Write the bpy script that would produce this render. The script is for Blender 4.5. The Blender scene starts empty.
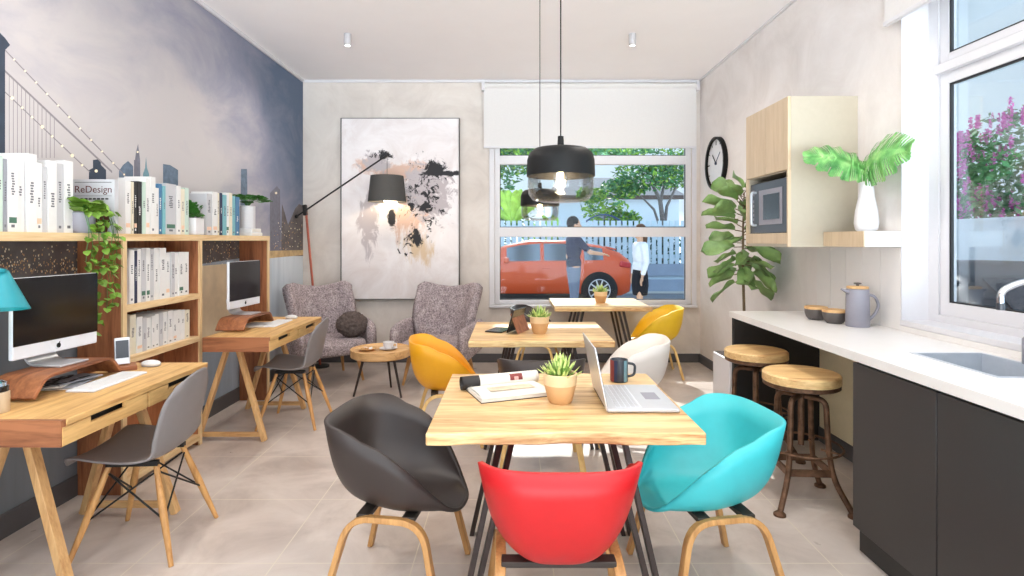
import bpy, bmesh, math, random
from mathutils import Vector, Matrix, Euler
C = bpy.context.scene.collection
SC = bpy.context.scene
PI = math.pi
R = math.radians
rnd = random.Random(7)

# ------------------------------------------------------------------ materials
def lin(c):
    c = c / 255.0
    return c / 12.92 if c <= 0.04045 else ((c + 0.055) / 1.055) ** 2.4
def col(r, g, b): return (lin(r), lin(g), lin(b), 1.0)
MATS = {}
def new_mat(name):
    m = bpy.data.materials.new(name); m.use_nodes = True
    MATS[name] = m
    return m, m.node_tree.nodes, m.node_tree.links, m.node_tree.nodes['Principled BSDF']
def coords(N, L, scale=(1, 1, 1), rot=(0, 0, 0)):
    tc = N.new('ShaderNodeTexCoord'); mp = N.new('ShaderNodeMapping')
    mp.inputs['Scale'].default_value = scale; mp.inputs['Rotation'].default_value = rot
    L.new(tc.outputs['Object'], mp.inputs['Vector'])
    return mp.outputs['Vector']
def noise(N, L, vec, scale, detail=4, rough=.55, dist=0):
    n = N.new('ShaderNodeTexNoise'); n.inputs['Scale'].default_value = scale
    n.inputs['Detail'].default_value = detail; n.inputs['Roughness'].default_value = rough
    n.inputs['Distortion'].default_value = dist
    L.new(vec, n.inputs['Vector']); return n.outputs['Fac']
def ramp(N, L, fac, stops):
    r = N.new('ShaderNodeValToRGB')
    while len(r.color_ramp.elements) < len(stops): r.color_ramp.elements.new(0.5)
    for e, (p, c) in zip(r.color_ramp.elements, stops):
        e.position = p; e.color = c if len(c) == 4 else (*c, 1)
    L.new(fac, r.inputs['Fac']); return r.outputs['Color']
def bump(N, L, P, fac, strength=.2, dist=.002):
    b = N.new('ShaderNodeBump'); b.inputs['Strength'].default_value = strength; b.inputs['Distance'].default_value = dist
    L.new(fac, b.inputs['Height']); L.new(b.outputs['Normal'], P.inputs['Normal'])
def flat(name, c, rough=.5, metal=0, var=.06, scale=30, spec=.5, bmp=0, bscale=None):
    m, N, L, P = new_mat(name)
    v = coords(N, L); f = noise(N, L, v, scale)
    a = tuple(x * (1 - var) for x in c[:3]) + (1,); b = tuple(min(1, x * (1 + var)) for x in c[:3]) + (1,)
    L.new(ramp(N, L, f, [(.3, a), (.7, b)]), P.inputs['Base Color'])
    P.inputs['Roughness'].default_value = rough; P.inputs['Metallic'].default_value = metal
    P.inputs['Specular IOR Level'].default_value = spec
    if bmp: bump(N, L, P, noise(N, L, v, bscale or scale * 5), bmp)
    return m
def wood(name, light, dark, axis='x', rough=.45, grain=26, var=1.0):
    m, N, L, P = new_mat(name)
    sc = {'x': (.9, 9, 9), 'y': (9, .9, 9), 'z': (9, 9, .9)}[axis]
    v = coords(N, L, sc)
    f = noise(N, L, v, 1.6, 6, .6, 1.2)
    f2 = noise(N, L, v, grain / 2, 3, .5)
    mx = N.new('ShaderNodeMath'); mx.operation = 'MULTIPLY_ADD'; mx.inputs[1].default_value = .3; L.new(f2, mx.inputs[0]); L.new(f, mx.inputs[2])
    mid = tuple((a + b) / 2 for a, b in zip(light, dark))
    L.new(ramp(N, L, mx.outputs[0], [(.42, dark), (.58, mid), (.78, light)]), P.inputs['Base Color'])
    P.inputs['Roughness'].default_value = rough
    bump(N, L, P, f2, .12, .001)
    return m
def glass(name, tint=(1, 1, 1, 1), refl=.55):
    m, N, L, P = new_mat(name); N.remove(P)
    out = N['Material Output']
    t = N.new('ShaderNodeBsdfTransparent'); t.inputs['Color'].default_value = tint
    g = N.new('ShaderNodeBsdfGlossy'); g.inputs['Roughness'].default_value = .02
    lw = N.new('ShaderNodeFresnel'); lw.inputs['IOR'].default_value = 1.45
    mu = N.new('ShaderNodeMath'); mu.operation = 'MULTIPLY'; mu.inputs[1].default_value = refl; L.new(lw.outputs[0], mu.inputs[0])
    mix = N.new('ShaderNodeMixShader'); L.new(mu.outputs[0], mix.inputs[0]); L.new(t.outputs[0], mix.inputs[1]); L.new(g.outputs[0], mix.inputs[2])
    L.new(mix.outputs[0], out.inputs['Surface'])
    return m
def emit(name, c, s):
    m, N, L, P = new_mat(name)
    P.inputs['Base Color'].default_value = c; P.inputs['Emission Color'].default_value = c; P.inputs['Emission Strength'].default_value = s
    return m

flat('plaster_white', col(236, 230, 227), .85, var=.02, scale=3)
flat('ceiling_white', col(248, 244, 244), .9, var=.01, scale=3)
def plaster():
    m, N, L, P = new_mat('plaster_grey')
    v = coords(N, L); f = noise(N, L, v, 2.2, 8, .65, .8)
    L.new(ramp(N, L, f, [(.3, col(202, 192, 184)), (.55, col(218, 209, 201)), (.75, col(228, 221, 214))]), P.inputs['Base Color'])
    P.inputs['Roughness'].default_value = .8; bump(N, L, P, noise(N, L, v, 14, 6), .12, .004)
plaster()
def plaster2():
    m, N, L, P = new_mat('plaster_pale')
    v = coords(N, L); f = noise(N, L, v, 2.0, 8, .65, .8)
    L.new(ramp(N, L, f, [(.3, col(218, 211, 207)), (.55, col(230, 224, 221)), (.75, col(238, 233, 231))]), P.inputs['Base Color'])
    P.inputs['Roughness'].default_value = .8; bump(N, L, P, noise(N, L, v, 14, 6), .1, .004)
plaster2()
def tiles():
    m, N, L, P = new_mat('floor_tile')
    tc = N.new('ShaderNodeTexCoord'); mp = N.new('ShaderNodeMapping')
    mp.inputs['Location'].default_value = (1.029 / .602 + 10, -2.447 / .602 + 10, 0); mp.inputs['Scale'].default_value = (1 / .602, 1 / .602, 1)
    L.new(tc.outputs['Object'], mp.inputs['Vector'])
    b = N.new('ShaderNodeTexBrick'); b.offset = 0; b.squash = 1
    b.inputs['Scale'].default_value = 1; b.inputs['Brick Width'].default_value = 1; b.inputs['Row Height'].default_value = 1
    b.inputs['Mortar Size'].default_value = .0045; b.inputs['Mortar Smooth'].default_value = .1
    L.new(mp.outputs['Vector'], b.inputs['Vector'])
    v = coords(N, L)
    f = noise(N, L, v, 2.6, 9, .62, .6)
    base = ramp(N, L, f, [(.3, col(174, 160, 151)), (.5, col(200, 187, 178)), (.72, col(216, 205, 197))])
    mix = N.new('ShaderNodeMix'); mix.data_type = 'RGBA'
    L.new(b.outputs['Fac'], mix.inputs['Factor']); L.new(base, mix.inputs['A']); mix.inputs['B'].default_value = col(216, 206, 188)
    L.new(mix.outputs['Result'], P.inputs['Base Color'])
    fr = noise(N, L, v, 9, 5)
    mr = N.new('ShaderNodeMapRange'); mr.inputs['To Min'].default_value = .22; mr.inputs['To Max'].default_value = .42; L.new(fr, mr.inputs['Value'])
    L.new(mr.outputs[0], P.inputs['Roughness'])
    bump(N, L, P, b.outputs['Fac'], -.3, .001)
tiles()
flat('skirting_grey', col(84, 82, 84), .6, var=.04)
flat('frame_white', col(216, 214, 217), .4, var=.01)
flat('gasket', col(28, 28, 32), .6)
flat('blind_white', col(222, 219, 217), .8, var=.015, scale=60)
glass('window_glass', (.93, .97, 1, 1), .28)
glass('lamp_glass', (.985, .985, .98, 1), .45)
# mural
def mural_sky():
    m, N, L, P = new_mat('mural_sky')
    tc = N.new('ShaderNodeTexCoord'); sx = N.new('ShaderNodeSeparateXYZ'); L.new(tc.outputs['Object'], sx.inputs[0])
    v = coords(N, L, (1, 1.0, 1.8), (R(28), 0, 0))
    f = noise(N, L, v, 1.3, 7, .6, .5)
    # Y runs along the wall, Z up : the print darkens towards its far upper end
    a = N.new('ShaderNodeMapRange'); a.interpolation_type = 'SMOOTHSTEP'; a.inputs['From Min'].default_value = 3.9; a.inputs['From Max'].default_value = 6.7; a.inputs['To Min'].default_value = -.06; a.inputs['To Max'].default_value = .30; L.new(sx.outputs['Y'], a.inputs['Value'])
    b = N.new('ShaderNodeMath'); b.operation = 'MULTIPLY_ADD'; b.inputs[1].default_value = .115; L.new(sx.outputs['Z'], b.inputs[0]); L.new(a.outputs[0], b.inputs[2])
    c = N.new('ShaderNodeMath'); c.operation = 'MULTIPLY_ADD'; c.inputs[1].default_value = -.42; L.new(f, c.inputs[0]); L.new(b.outputs[0], c.inputs[2])
    L.new(ramp(N, L, c.outputs[0], [(-.0, col(190, 184, 184)), (.06, col(178, 173, 178)), (.17, col(142, 143, 160)), (.36, col(90, 106, 130))]), P.inputs['Base Color'])
    P.inputs['Roughness'].default_value = .75
mural_sky()
def mural_water():
    m, N, L, P = new_mat('mural_water')
    tc = N.new('ShaderNodeTexCoord'); sx = N.new('ShaderNodeSeparateXYZ'); L.new(tc.outputs['Object'], sx.inputs[0])
    f = noise(N, L, coords(N, L, (1, 5, .6)), 2.4, 5)
    c = N.new('ShaderNodeMath'); c.operation = 'MULTIPLY_ADD'; c.inputs[1].default_value = .35; L.new(f, c.inputs[0])
    a = N.new('ShaderNodeMath'); a.operation = 'MULTIPLY_ADD'; a.inputs[1].default_value = .2; a.inputs[2].default_value = -.42; L.new(sx.outputs['Y'], a.inputs[0])
    L.new(a.outputs[0], c.inputs[2])
    L.new(ramp(N, L, c.outputs[0], [(.1, col(98, 102, 108)), (.45, col(128, 134, 142)), (.72, col(158, 172, 188)), (.98, col(204, 214, 224))]), P.inputs['Base Color'])
    P.inputs['Roughness'].default_value = .75
mural_water()
flat('mural_glow', col(220, 200, 168), .75, var=.12, scale=6)
flat('mural_night', col(98, 92, 92), .75, var=.3, scale=9)
flat('mural_tower', col(52, 62, 78), .75, var=.15, scale=12)
flat('mural_blue', col(96, 112, 130), .75, var=.25, scale=25)
flat('mural_grey', col(112, 112, 124), .75, var=.15, scale=25)
flat('mural_teal', col(108, 142, 152), .75, var=.1)
flat('mural_cable', col(136, 130, 134), .75)
flat('mural_light', col(252, 238, 206), .7)
flat('mural_amber', col(206, 164, 116), .7, var=.2)
flat('mural_shore', col(186, 160, 118), .75, var=.3, scale=14)
# woods
TL, TD = col(250, 218, 150), col(206, 150, 84)
wood('table_wood', col(238, 204, 148), col(164, 112, 62), 'x', .4)
wood('table_edge', col(250, 224, 164), col(182, 114, 58), 'x', .5)
for ax in 'xyz': wood('oak_' + ax, col(226, 184, 128), col(178, 128, 78), ax, .5)
for ax in 'xyz': wood('pine_' + ax, col(232, 204, 158), col(198, 160, 112), ax, .5)
for ax in 'xyz': wood('redwood_' + ax, col(174, 112, 74), col(104, 58, 36), ax, .5)
wood('desk_y', col(228, 186, 122), col(170, 120, 68), 'y', .5)
wood('birch_z', col(206, 184, 154), col(190, 166, 136), 'z', .5)
wood('leg_wood', col(216, 164, 102), col(168, 116, 64), 'z', .45)
wood('pale_leg', col(232, 196, 128), col(196, 150, 86), 'z', .45)
wood('stool_wood', col(242, 208, 148), col(190, 136, 80), 'x', .5)
flat('shell_black', col(58, 49, 46), .45, var=.02)
flat('shell_red', col(198, 24, 30), .42, var=.02)
flat('shell_teal', col(66, 192, 198), .45, var=.02)
flat('shell_orange', col(238, 168, 24), .45, var=.02)
flat('shell_yellow', col(240, 196, 36), .45, var=.02)
flat('shell_white', col(240, 234, 228), .45, var=.01)
flat('shell_grey', col(128, 122, 122), .45, var=.02)
flat('bracket_dark', col(60, 52, 46), .5)
flat('steel_black', col(34, 32, 32), .45, metal=.3)
flat('steel_brown', col(58, 46, 42), .45, metal=.2)
flat('rust', col(112, 82, 62), .55, metal=.6, var=.5, scale=22, bmp=.3)
def tweed():
    m, N, L, P = new_mat('tweed')
    v = coords(N, L); f = noise(N, L, v, 75, 4, .8); g = noise(N, L, v, 16, 3)
    a = N.new('ShaderNodeMath'); a.operation = 'MULTIPLY_ADD'; a.inputs[1].default_value = .25; L.new(g, a.inputs[0]); L.new(f, a.inputs[2])
    L.new(ramp(N, L, a.outputs[0], [(.46, col(92, 82, 86)), (.62, col(152, 138, 141)), (.8, col(206, 194, 193))]), P.inputs['Base Color'])
    P.inputs['Roughness'].default_value = .95; bump(N, L, P, f, .5, .003)
tweed()
flat('fur_dark', col(92, 80, 76), 1, var=.4, scale=40, bmp=.8)
flat('terracotta', col(208, 164, 116), .7, var=.1, scale=8)
flat('clay_glaze', col(226, 198, 156), .5, var=.05)
flat('soil', col(58, 44, 34), .95, var=.3)
flat('succulent', col(138, 172, 86), .5, var=.25, scale=18)
flat('succulent_tip', col(206, 222, 140), .5, var=.15)
flat('leaf_fig', col(126, 156, 92), .5, var=.35, scale=9)
flat('leaf_vine', col(118, 156, 56), .5, var=.3, scale=12)
flat('leaf_dark', col(60, 120, 44), .5, var=.3, scale=20)
flat('stem_brown', col(120, 100, 74), .7)
def monstera():
    m, N, L, P = new_mat('leaf_monstera')
    f = noise(N, L, coords(N, L), 14, 4)
    L.new(ramp(N, L, f, [(.3, col(60, 124, 62)), (.5, col(112, 176, 96)), (.7, col(164, 208, 132))]), P.inputs['Base Color'])
    P.inputs['Roughness'].default_value = .4
monstera()
flat('ceramic_white', col(222, 220, 222), .35, var=.01)
flat('ceramic_grey', col(142, 140, 150), .45, var=.03)
flat('ceramic_dark', col(88, 82, 80), .5, var=.05)
flat('laminate_dark', col(54, 50, 50), .42, var=.04, scale=3)
flat('panel_black', col(40, 38, 38), .5)
flat('stone_white', col(230, 226, 223), .3, var=.015, scale=12)
flat('wall_warm_lit', col(232, 220, 186), .8, var=.02)
flat('cabinet_side', col(178, 168, 150), .5, var=.02)
flat('steel', col(206, 212, 220), .3, metal=.45, var=.03)
flat('chrome', col(214, 216, 222), .12, metal=1, var=.02)
flat('silver', col(206, 206, 210), .35, metal=.5, var=.02)
flat('alu_white', col(226, 228, 234), .35, var=.01)
flat('screen_black', col(16, 17, 22), .12, var=.02)
flat('black_gloss', col(26, 27, 30), .25)
flat('dark_panel', col(56, 60, 68), .3, var=.04)
flat('black_matte', col(13, 13, 13), .5, spec=.25)
flat('shade_grey', col(70, 68, 66), .8, var=.03)
flat('lamp_teal', col(30, 140, 152), .45, var=.02)
flat('copper_wood', col(168, 84, 62), .5, var=.1)
emit('bulb_warm', (1, .72, .36, 1), 40)
flat('brass', col(206, 160, 86), .3, metal=.9)
flat('canvas_edge', col(96, 92, 90), .7)
flat('paper', col(226, 222, 214), .8, var=.02)
flat('paper_art', col(206, 190, 166), .8, var=.2, scale=20)
flat('print_dark', col(40, 36, 36), .6)
flat('print_red', col(128, 52, 50), .6)
flat('print_pink', col(214, 168, 160), .6)
flat('cover_maroon', col(92, 40, 36), .6, var=.3, scale=20)
BC = dict(white=(238, 237, 236), cream=(234, 226, 204), pale_grey=(204, 204, 208), grey=(158, 160, 168), black=(36, 36, 38), navy=(44, 52, 84),
          blue=(76, 126, 166), teal=(128, 186, 196), mint=(206, 226, 214))
for k, c in BC.items(): flat('book_' + k, col(*[x * .94 for x in c]), .55, var=.02)
flat('spine_ink', col(104, 104, 110), .6); flat('spine_orange', col(232, 196, 168), .6); flat('spine_green', col(70, 110, 92), .6)
# outdoors
flat('road', col(122, 124, 130), .9, var=.08, scale=3); flat('pavement', col(196, 192, 186), .9, var=.04, scale=3)
flat('fence_white', col(190, 210, 222), .8, var=.03); flat('fence_base', col(150, 164, 184), .85, var=.06, scale=3)
flat('house_wall', col(200, 210, 222), .8, var=.03); flat('roof_grey', col(120, 120, 126), .85, var=.1, scale=10); flat('eave_dark', col(84, 70, 66), .7)
flat('canopy_navy', col(64, 84, 122), .6, var=.05); flat('bark', col(110, 104, 104), .9, var=.2, scale=12)
flat('tree_leaf', col(66, 118, 72), .6, var=.4, scale=3); flat('tree_leaf_light', col(124, 164, 58), .6, var=.3, scale=3)
flat('banana_leaf', col(166, 208, 84), .5, var=.3, scale=5)
flat('blossom', col(196, 84, 166), .7, var=.25, scale=9); flat('bush_leaf', col(92, 124, 84), .7, var=.3, scale=6)
flat('garden_wall', col(228, 236, 244), .6, var=.03, scale=2)
flat('car_orange', col(212, 86, 44), .3, var=.03); flat('car_dark', col(24, 24, 30), .35)
flat('car_glass', col(118, 128, 140), .12); flat('tyre', col(30, 30, 34), .8); flat('lamp_red', col(196, 60, 60), .3); flat('plate_yellow', col(226, 200, 90), .6)
flat('skin', col(216, 170, 140), .6); flat('hair_dark', col(44, 36, 34), .8); flat('hair_brown', col(96, 66, 46), .8)
flat('shirt_navy', col(34, 38, 66), .9); flat('jeans', col(104, 118, 142), .9, var=.1); flat('shirt_white', col(236, 238, 244), .85); flat('skirt_black', col(26, 26, 34), .9); flat('shoe', col(60, 56, 54), .8)

# ------------------------------------------------------------------ mesh builder
class MB:
    def __init__(s): s.v = []; s.f = []; s.m = []
    def add(s, vs, fs, m=0):
        n = len(s.v); s.v += [tuple(v) for v in vs]
        for f in fs: s.f.append([i + n for i in f]); s.m.append(m)
        return s
    def box(s, x0, x1, y0, y1, z0, z1, m=0):
        vs = [(x, y, z) for x in (x0, x1) for y in (y0, y1) for z in (z0, z1)]
        return s.add(vs, [(0, 1, 3, 2), (4, 6, 7, 5), (0, 4, 5, 1), (2, 3, 7, 6), (0, 2, 6, 4), (1, 5, 7, 3)], m)
    def obox(s, c, size, rot=(0, 0, 0), m=0):
        M = Euler(rot).to_matrix(); c = Vector(c); h = [a / 2 for a in size]
        vs = [c + M @ Vector((x, y, z)) for x in (-h[0], h[0]) for y in (-h[1], h[1]) for z in (-h[2], h[2])]
        return s.add(vs, [(0, 1, 3, 2), (4, 6, 7, 5), (0, 4, 5, 1), (2, 3, 7, 6), (0, 2, 6, 4), (1, 5, 7, 3)], m)
    def sweep(s, pts, sec, m=0, up=(0, 0, 1), scales=None, caps=True):
        pts = [Vector(p) for p in pts]; n = len(pts); k = len(sec); up = Vector(up)
        vs = []; prev = None
        for i, p in enumerate(pts):
            if i == 0: t = (pts[1] - p).normalized()
            elif i == n - 1: t = (p - pts[i - 1]).normalized()
            else: t = ((pts[i + 1] - p).normalized() + (p - pts[i - 1]).normalized()).normalized()
            if prev is None:
                a = up.cross(t)
                if a.length < .05: a = Vector((1, 0, 0)).cross(t)
                if a.length < .05: a = Vector((0, 1, 0)).cross(t)
            else: a = prev - t * prev.dot(t)
            a.normalize(); b = t.cross(a); prev = a
            sc = scales[i] if scales else 1
            for (u, w) in sec: vs.append(p + a * u * sc + b * w * sc)
        fs = []
        for i in range(n - 1):
            for j in range(k):
                j2 = (j + 1) % k
                fs.append((i * k + j, i * k + j2, (i + 1) * k + j2, (i + 1) * k + j))
        if caps: fs.append(tuple(range(k - 1, -1, -1))); fs.append(tuple((n - 1) * k + j for j in range(k)))
        return s.add(vs, fs, m)
    def tube(s, pts, r, n=10, m=0, caps=True):
        sec = [(math.cos(2 * PI * j / n), math.sin(2 * PI * j / n)) for j in range(n)]
        rs = r if isinstance(r, (list, tuple)) else [r] * len(pts)
        return s.sweep(pts, sec, m, scales=rs, caps=caps)
    def beam(s, p, q, w, h, m=0, up=(0, 0, 1)):
        return s.sweep([p, q], [(-w / 2, -h / 2), (w / 2, -h / 2), (w / 2, h / 2), (-w / 2, h / 2)], m, up)
    def lathe(s, prof, c=(0, 0, 0), n=32, m=0):
        vs = []; fs = []; k = len(prof)
        for (r, z) in prof:
            for j in range(n):
                a = 2 * PI * j / n; vs.append((c[0] + max(r, 1e-6) * math.cos(a), c[1] + max(r, 1e-6) * math.sin(a), c[2] + z))
        for i in range(k - 1):
            for j in range(n):
                j2 = (j + 1) % n; fs.append((i * n + j, i * n + j2, (i + 1) * n + j2, (i + 1) * n + j))
        return s.add(vs, fs, m)
    def prism(s, poly, fn, d0, d1, m=0):
        k = len(poly)
        vs = [fn(a, b, d0) for a, b in poly] + [fn(a, b, d1) for a, b in poly]
        fs = [tuple(range(k - 1, -1, -1)), tuple(range(k, 2 * k))] + [(i, (i + 1) % k, k + (i + 1) % k, k + i) for i in range(k)]
        return s.add(vs, fs, m)
    def ell(s, c, r, nu=16, nv=10, m=0, rot=None):
        c = Vector(c); vs = []; fs = []
        M = Euler(rot).to_matrix() if rot else Matrix.Identity(3)
        for i in range(nv + 1):
            th = PI * i / nv
            for j in range(nu):
                ph = 2 * PI * j / nu
                vs.append(c + M @ Vector((r[0] * max(math.sin(th), 1e-5) * math.cos(ph), r[1] * max(math.sin(th), 1e-5) * math.sin(ph), r[2] * math.cos(th))))
        for i in range(nv):
            for j in range(nu):
                j2 = (j + 1) % nu; fs.append((i * nu + j, (i + 1) * nu + j, (i + 1) * nu + j2, i * nu + j2))
        return s.add(vs, fs, m)
    def grid(s, fn, nu, nv, m=0, wrap=False):
        vs = [fn(i / nu, j / nv) for j in range(nv + 1) for i in range(nu + (0 if wrap else 1))]
        w = nu if wrap else nu + 1; fs = []
        for j in range(nv):
            for i in range(nu):
                i2 = (i + 1) % w if wrap else i + 1
                fs.append((j * w + i, j * w + i2, (j + 1) * w + i2, (j + 1) * w + i))
        return s.add(vs, fs, m)
    def quad(s, a, b, c, d, m=0): return s.add([a, b, c, d], [(0, 1, 2, 3)], m)
    def build(s, name, mats, parent=None, loc=None, bevel=0, solid=0, angle=40, sub=0, offset=-1):
        me = bpy.data.meshes.new(name); me.from_pydata(s.v, [], s.f)
        for p, mi in zip(me.polygons, s.m): p.material_index = mi
        bm = bmesh.new(); bm.from_mesh(me)
        bmesh.ops.remove_doubles(bm, verts=bm.verts, dist=2e-5)
        bmesh.ops.recalc_face_normals(bm, faces=bm.faces); bm.to_mesh(me); bm.free()
        for m in (mats if isinstance(mats, (list, tuple)) else [mats]): me.materials.append(MATS[m])
        for p in me.polygons: p.use_smooth = True
        me.set_sharp_from_angle(angle=R(angle))
        o = bpy.data.objects.new(name, me); C.objects.link(o)
        if parent: o.parent = parent
        if loc: o.location = loc
        if solid:
            md = o.modifiers.new('solid', 'SOLIDIFY'); md.thickness = solid; md.offset = offset
        if bevel:
            md = o.modifiers.new('bevel', 'BEVEL'); md.width = bevel; md.segments = 2; md.limit_method = 'ANGLE'; md.angle_limit = R(40)
        if sub:
            md = o.modifiers.new('sub', 'SUBSURF'); md.levels = sub; md.render_levels = sub
        return o
def round_path(pts, r, n=5):
    pts = [Vector(p) for p in pts]; out = [pts[0]]
    for i in range(1, len(pts) - 1):
        a = (pts[i - 1] - pts[i]); b = (pts[i + 1] - pts[i]); d = min(r, a.length * .45, b.length * .45)
        a = pts[i] + a.normalized() * d; b = pts[i] + b.normalized() * d
        for k in range(n + 1):
            t = k / n; out.append(a * (1 - t) ** 2 + pts[i] * 2 * t * (1 - t) + b * t * t)
    return out + [pts[-1]]
def thing(name, label, cat, loc=(0, 0, 0), rz=0, group=None):
    o = bpy.data.objects.new(name, None); C.objects.link(o); o.empty_display_size = .1
    o.location = loc; o.rotation_euler = (0, 0, rz); return tag(o, label, cat, group)
def tag(o, label=None, cat=None, group=None, kind=None):
    if label: o['label'] = label
    if cat: o['category'] = cat
    if group: o['group'] = group
    if kind: o['kind'] = kind
    return o
def struct(name, mb, mats, label=None, parent=None, **k):
    o = mb.build(name, mats, parent, **k)
    if not parent: tag(o, label, None, None, 'structure')
    return o
def copy_tree(o, parent=None):
    c = o.copy(); C.objects.link(c)
    if parent: c.parent = parent
    for ch in list(o.children): copy_tree(ch, c)
    return c
def place(o, loc, rz, label=None, group=None):
    o.location = loc; o.rotation_euler = (0, 0, rz)
    if label: o['label'] = label
    if group: o['group'] = group
    return o
def recolor(o, frm, to):
    for ch in [o] + list(o.children):
        if ch.type == 'MESH':
            for sl in ch.material_slots:
                if sl.material == MATS[frm]: sl.link = 'OBJECT'; sl.material = MATS[to]
F, EYE, CX, HY = 565.0, 1.4, 512.0, 240.0
def on_plane_x(px, py, X):      # point of the photograph lying on a wall X = const
    Y = F * X / (px - CX); return (Y, EYE - (py - HY) * Y / F)
XL, XR, YB, ZC = -2.394, 2.153, 6.47, 3.23
# ------------------------------------------------------------------ room shell
YF = -2.0
struct('floor', MB().box(XL - .2, XR + .2, YF, YB + .2, -.1, 0), 'floor_tile', 'large grey beige floor tiles with pale grout')
struct('ceiling', MB().box(XL - .2, XR + .2, YF, YB + .2, ZC, ZC + .15), 'ceiling_white', 'flat white ceiling')
# left wall: printed with a night skyline and a suspension bridge
mb = MB().box(XL - .15, XL, YF, YB + .15, 0, 1.33, 1).box(XL - .15, XL, YF, YB + .15, 1.33, ZC, 0)
def mur(pts, m, d=.0006):
    q = [on_plane_x(x, y, XL) for x, y in pts]
    mb.prism(q, lambda y, z, dd: (XL + dd, y, z), -.002, d, m)
def mline(p, q, w, m, d=.0009):
    (x0, y0), (x1, y1) = p, q
    mur([(x0, y0 - w / 2), (x1, y1 - w / 2), (x1, y1 + w / 2), (x0, y0 + w / 2)], m, d)
# mats: 0 sky 1 water 2 night 3 tower 4 blue 5 grey 6 teal 7 cable 8 light 9 amber 10 shore
mur([(-60, 20), (-2, 31), (5, 38), (10, 45), (5, 50), (5, 156), (-60, 156)], 3)
mline((5, 50), (131, 182), 1.2, 7); mline((5, 71), (112, 172), 2.2, 7); mline((5, 92), (90, 172), 1.2, 7)
for i in range(12): mline((9 + i * 4.1, 76 + i * 3.9), (9.2 + i * 4.1, 158), 0, 7) if False else mur([(9 + i * 4.1, 74 + i * 3.9), (9.4 + i * 4.1, 74 + i * 3.9), (9.4 + i * 4.1, 158), (9 + i * 4.1, 158)], 7)
def dot(x, y, r, m=8, d=.0014):
    mur([(x + r * math.cos(a * PI / 4), y + r * math.sin(a * PI / 4)) for a in range(8)], m, d)
for i in range(11): dot(14 + i * 11, 59.5 + i * 11.5, 1.0)
for i in range(8): dot(12 + i * 10, 98 + i * 9.6, 1.2 if i % 3 else 1.8)
mur([(88, 220), (89, 170), (93, 168), (93, 160), (100, 159), (101, 165), (106, 170), (106, 236), (88, 236)], 3); dot(96, 171, 1.6)
mur([(118, 236), (119, 171), (123, 165), (128, 161), (133, 166), (134, 236)], 4); mur([(134, 236), (134, 160), (135, 160), (136, 152), (138, 144), (139, 152), (140, 160), (141, 236)], 5); dot(137.5, 152, 1)
mur([(142, 236), (143, 174), (145, 168), (146, 157), (147, 168), (149, 174), (150, 236)], 6)
mur([(163, 236), (163, 164), (170, 165), (178, 170), (178, 236)], 4)
mur([(240, 236), (241, 169), (247, 169), (248, 236)], 4)
mur([(270, 256), (270, 193), (274, 189), (277, 186), (280, 190), (281, 256)], 5); dot(276, 193, 1.2)
mur([(281, 256), (282, 204), (285, 214), (288, 225), (292, 216), (295, 209), (299, 204), (303, 206), (303, 256)], 2)
mur([(262, 259), (262, 251), (303, 250), (303, 255)], 10, .001)
mur([(-60, 285), (-60, 236), (262, 236), (262, 255), (120, 276)], 2)
mur([(200, 350), (200, 266), (236, 263), (238, 345)], 11, .0008)
rl = random.Random(3)
for i in range(300):
    x = rl.uniform(-2, 78); y = 273 - abs(rl.gauss(0, 12)); w = rl.uniform(.4, 1.0)
    if y < 238: continue
    mur([(x, y - w), (x + w, y - w), (x + w, y + w * 1.2), (x, y + w * 1.2)], rl.choice([8, 9, 9, 2]), .0012)
for i in range(120):
    x = rl.uniform(204, 256); y = rl.uniform(240, 264); w = rl.uniform(.25, .7)
    mur([(x, y - w), (x + w, y - w), (x + w, y + w), (x, y + w)], rl.choice([8, 9, 9]), .0012)
for i in range(70):
    x = rl.uniform(272, 302); y = rl.uniform(222, 250); w = rl.uniform(.2, .6)
    mur([(x, y - w), (x + w, y - w), (x + w, y + w), (x, y + w)], rl.choice([8, 9, 9]), .0016)
struct('wall_left', mb, ['mural_sky', 'mural_water', 'mural_night', 'mural_tower', 'mural_blue', 'mural_grey', 'mural_teal', 'mural_cable', 'mural_light', 'mural_amber', 'mural_shore', 'mural_glow'],
       'left wall printed with a night skyline and suspension bridge', angle=20)
# back wall with the street window opening
WX0, WX1, WZ0, WZ1 = -.20, 2.06, .66, 2.95
struct('wall_back', MB().box(XL, WX0, YB, YB + .15, 0, ZC).box(WX1, XR, YB, YB + .15, 0, ZC).box(WX0, WX1, YB, YB + .15, 0, WZ0).box(WX0, WX1, YB, YB + .15, WZ1, ZC), 'plaster_grey', 'grey plaster back wall')
SY0, SY1, SZ0, SZ1 = .9, 3.11, .95, 2.78
struct('wall_right', MB().box(XR, XR + .2, YF, SY0, 0, ZC).box(XR, XR + .2, SY1, YB + .15, 0, ZC).box(XR, XR + .2, SY0, SY1, 0, SZ0).box(XR, XR + .2, SY0, SY1, SZ1, ZC), 'plaster_pale', 'pale plaster right wall')
struct('baseboard_left', MB().box(XL, XL + .015, YF, YB - .016, 0, .115), 'skirting_grey', bevel=.003)
struct('baseboard_back', MB().box(XL + .016, XR - .016, YB - .015, YB, 0, .1), 'skirting_grey', bevel=.003)
struct('baseboard_right', MB().box(XR - .015, XR, 2.55, YB, 0, .1), 'skirting_grey', bevel=.003)
struct('trim_1', MB().box(XL + .002, XL + .022, YF, YB - .03, ZC - .03, ZC), 'frame_white')
struct('trim_2', MB().box(XL + .024, XR - .03, YB - .022, YB, ZC - .028, ZC), 'frame_white')
struct('trim_3', MB().box(XR - .018, XR, YF, YB - .03, ZC - .02, ZC), 'frame_white')
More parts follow.
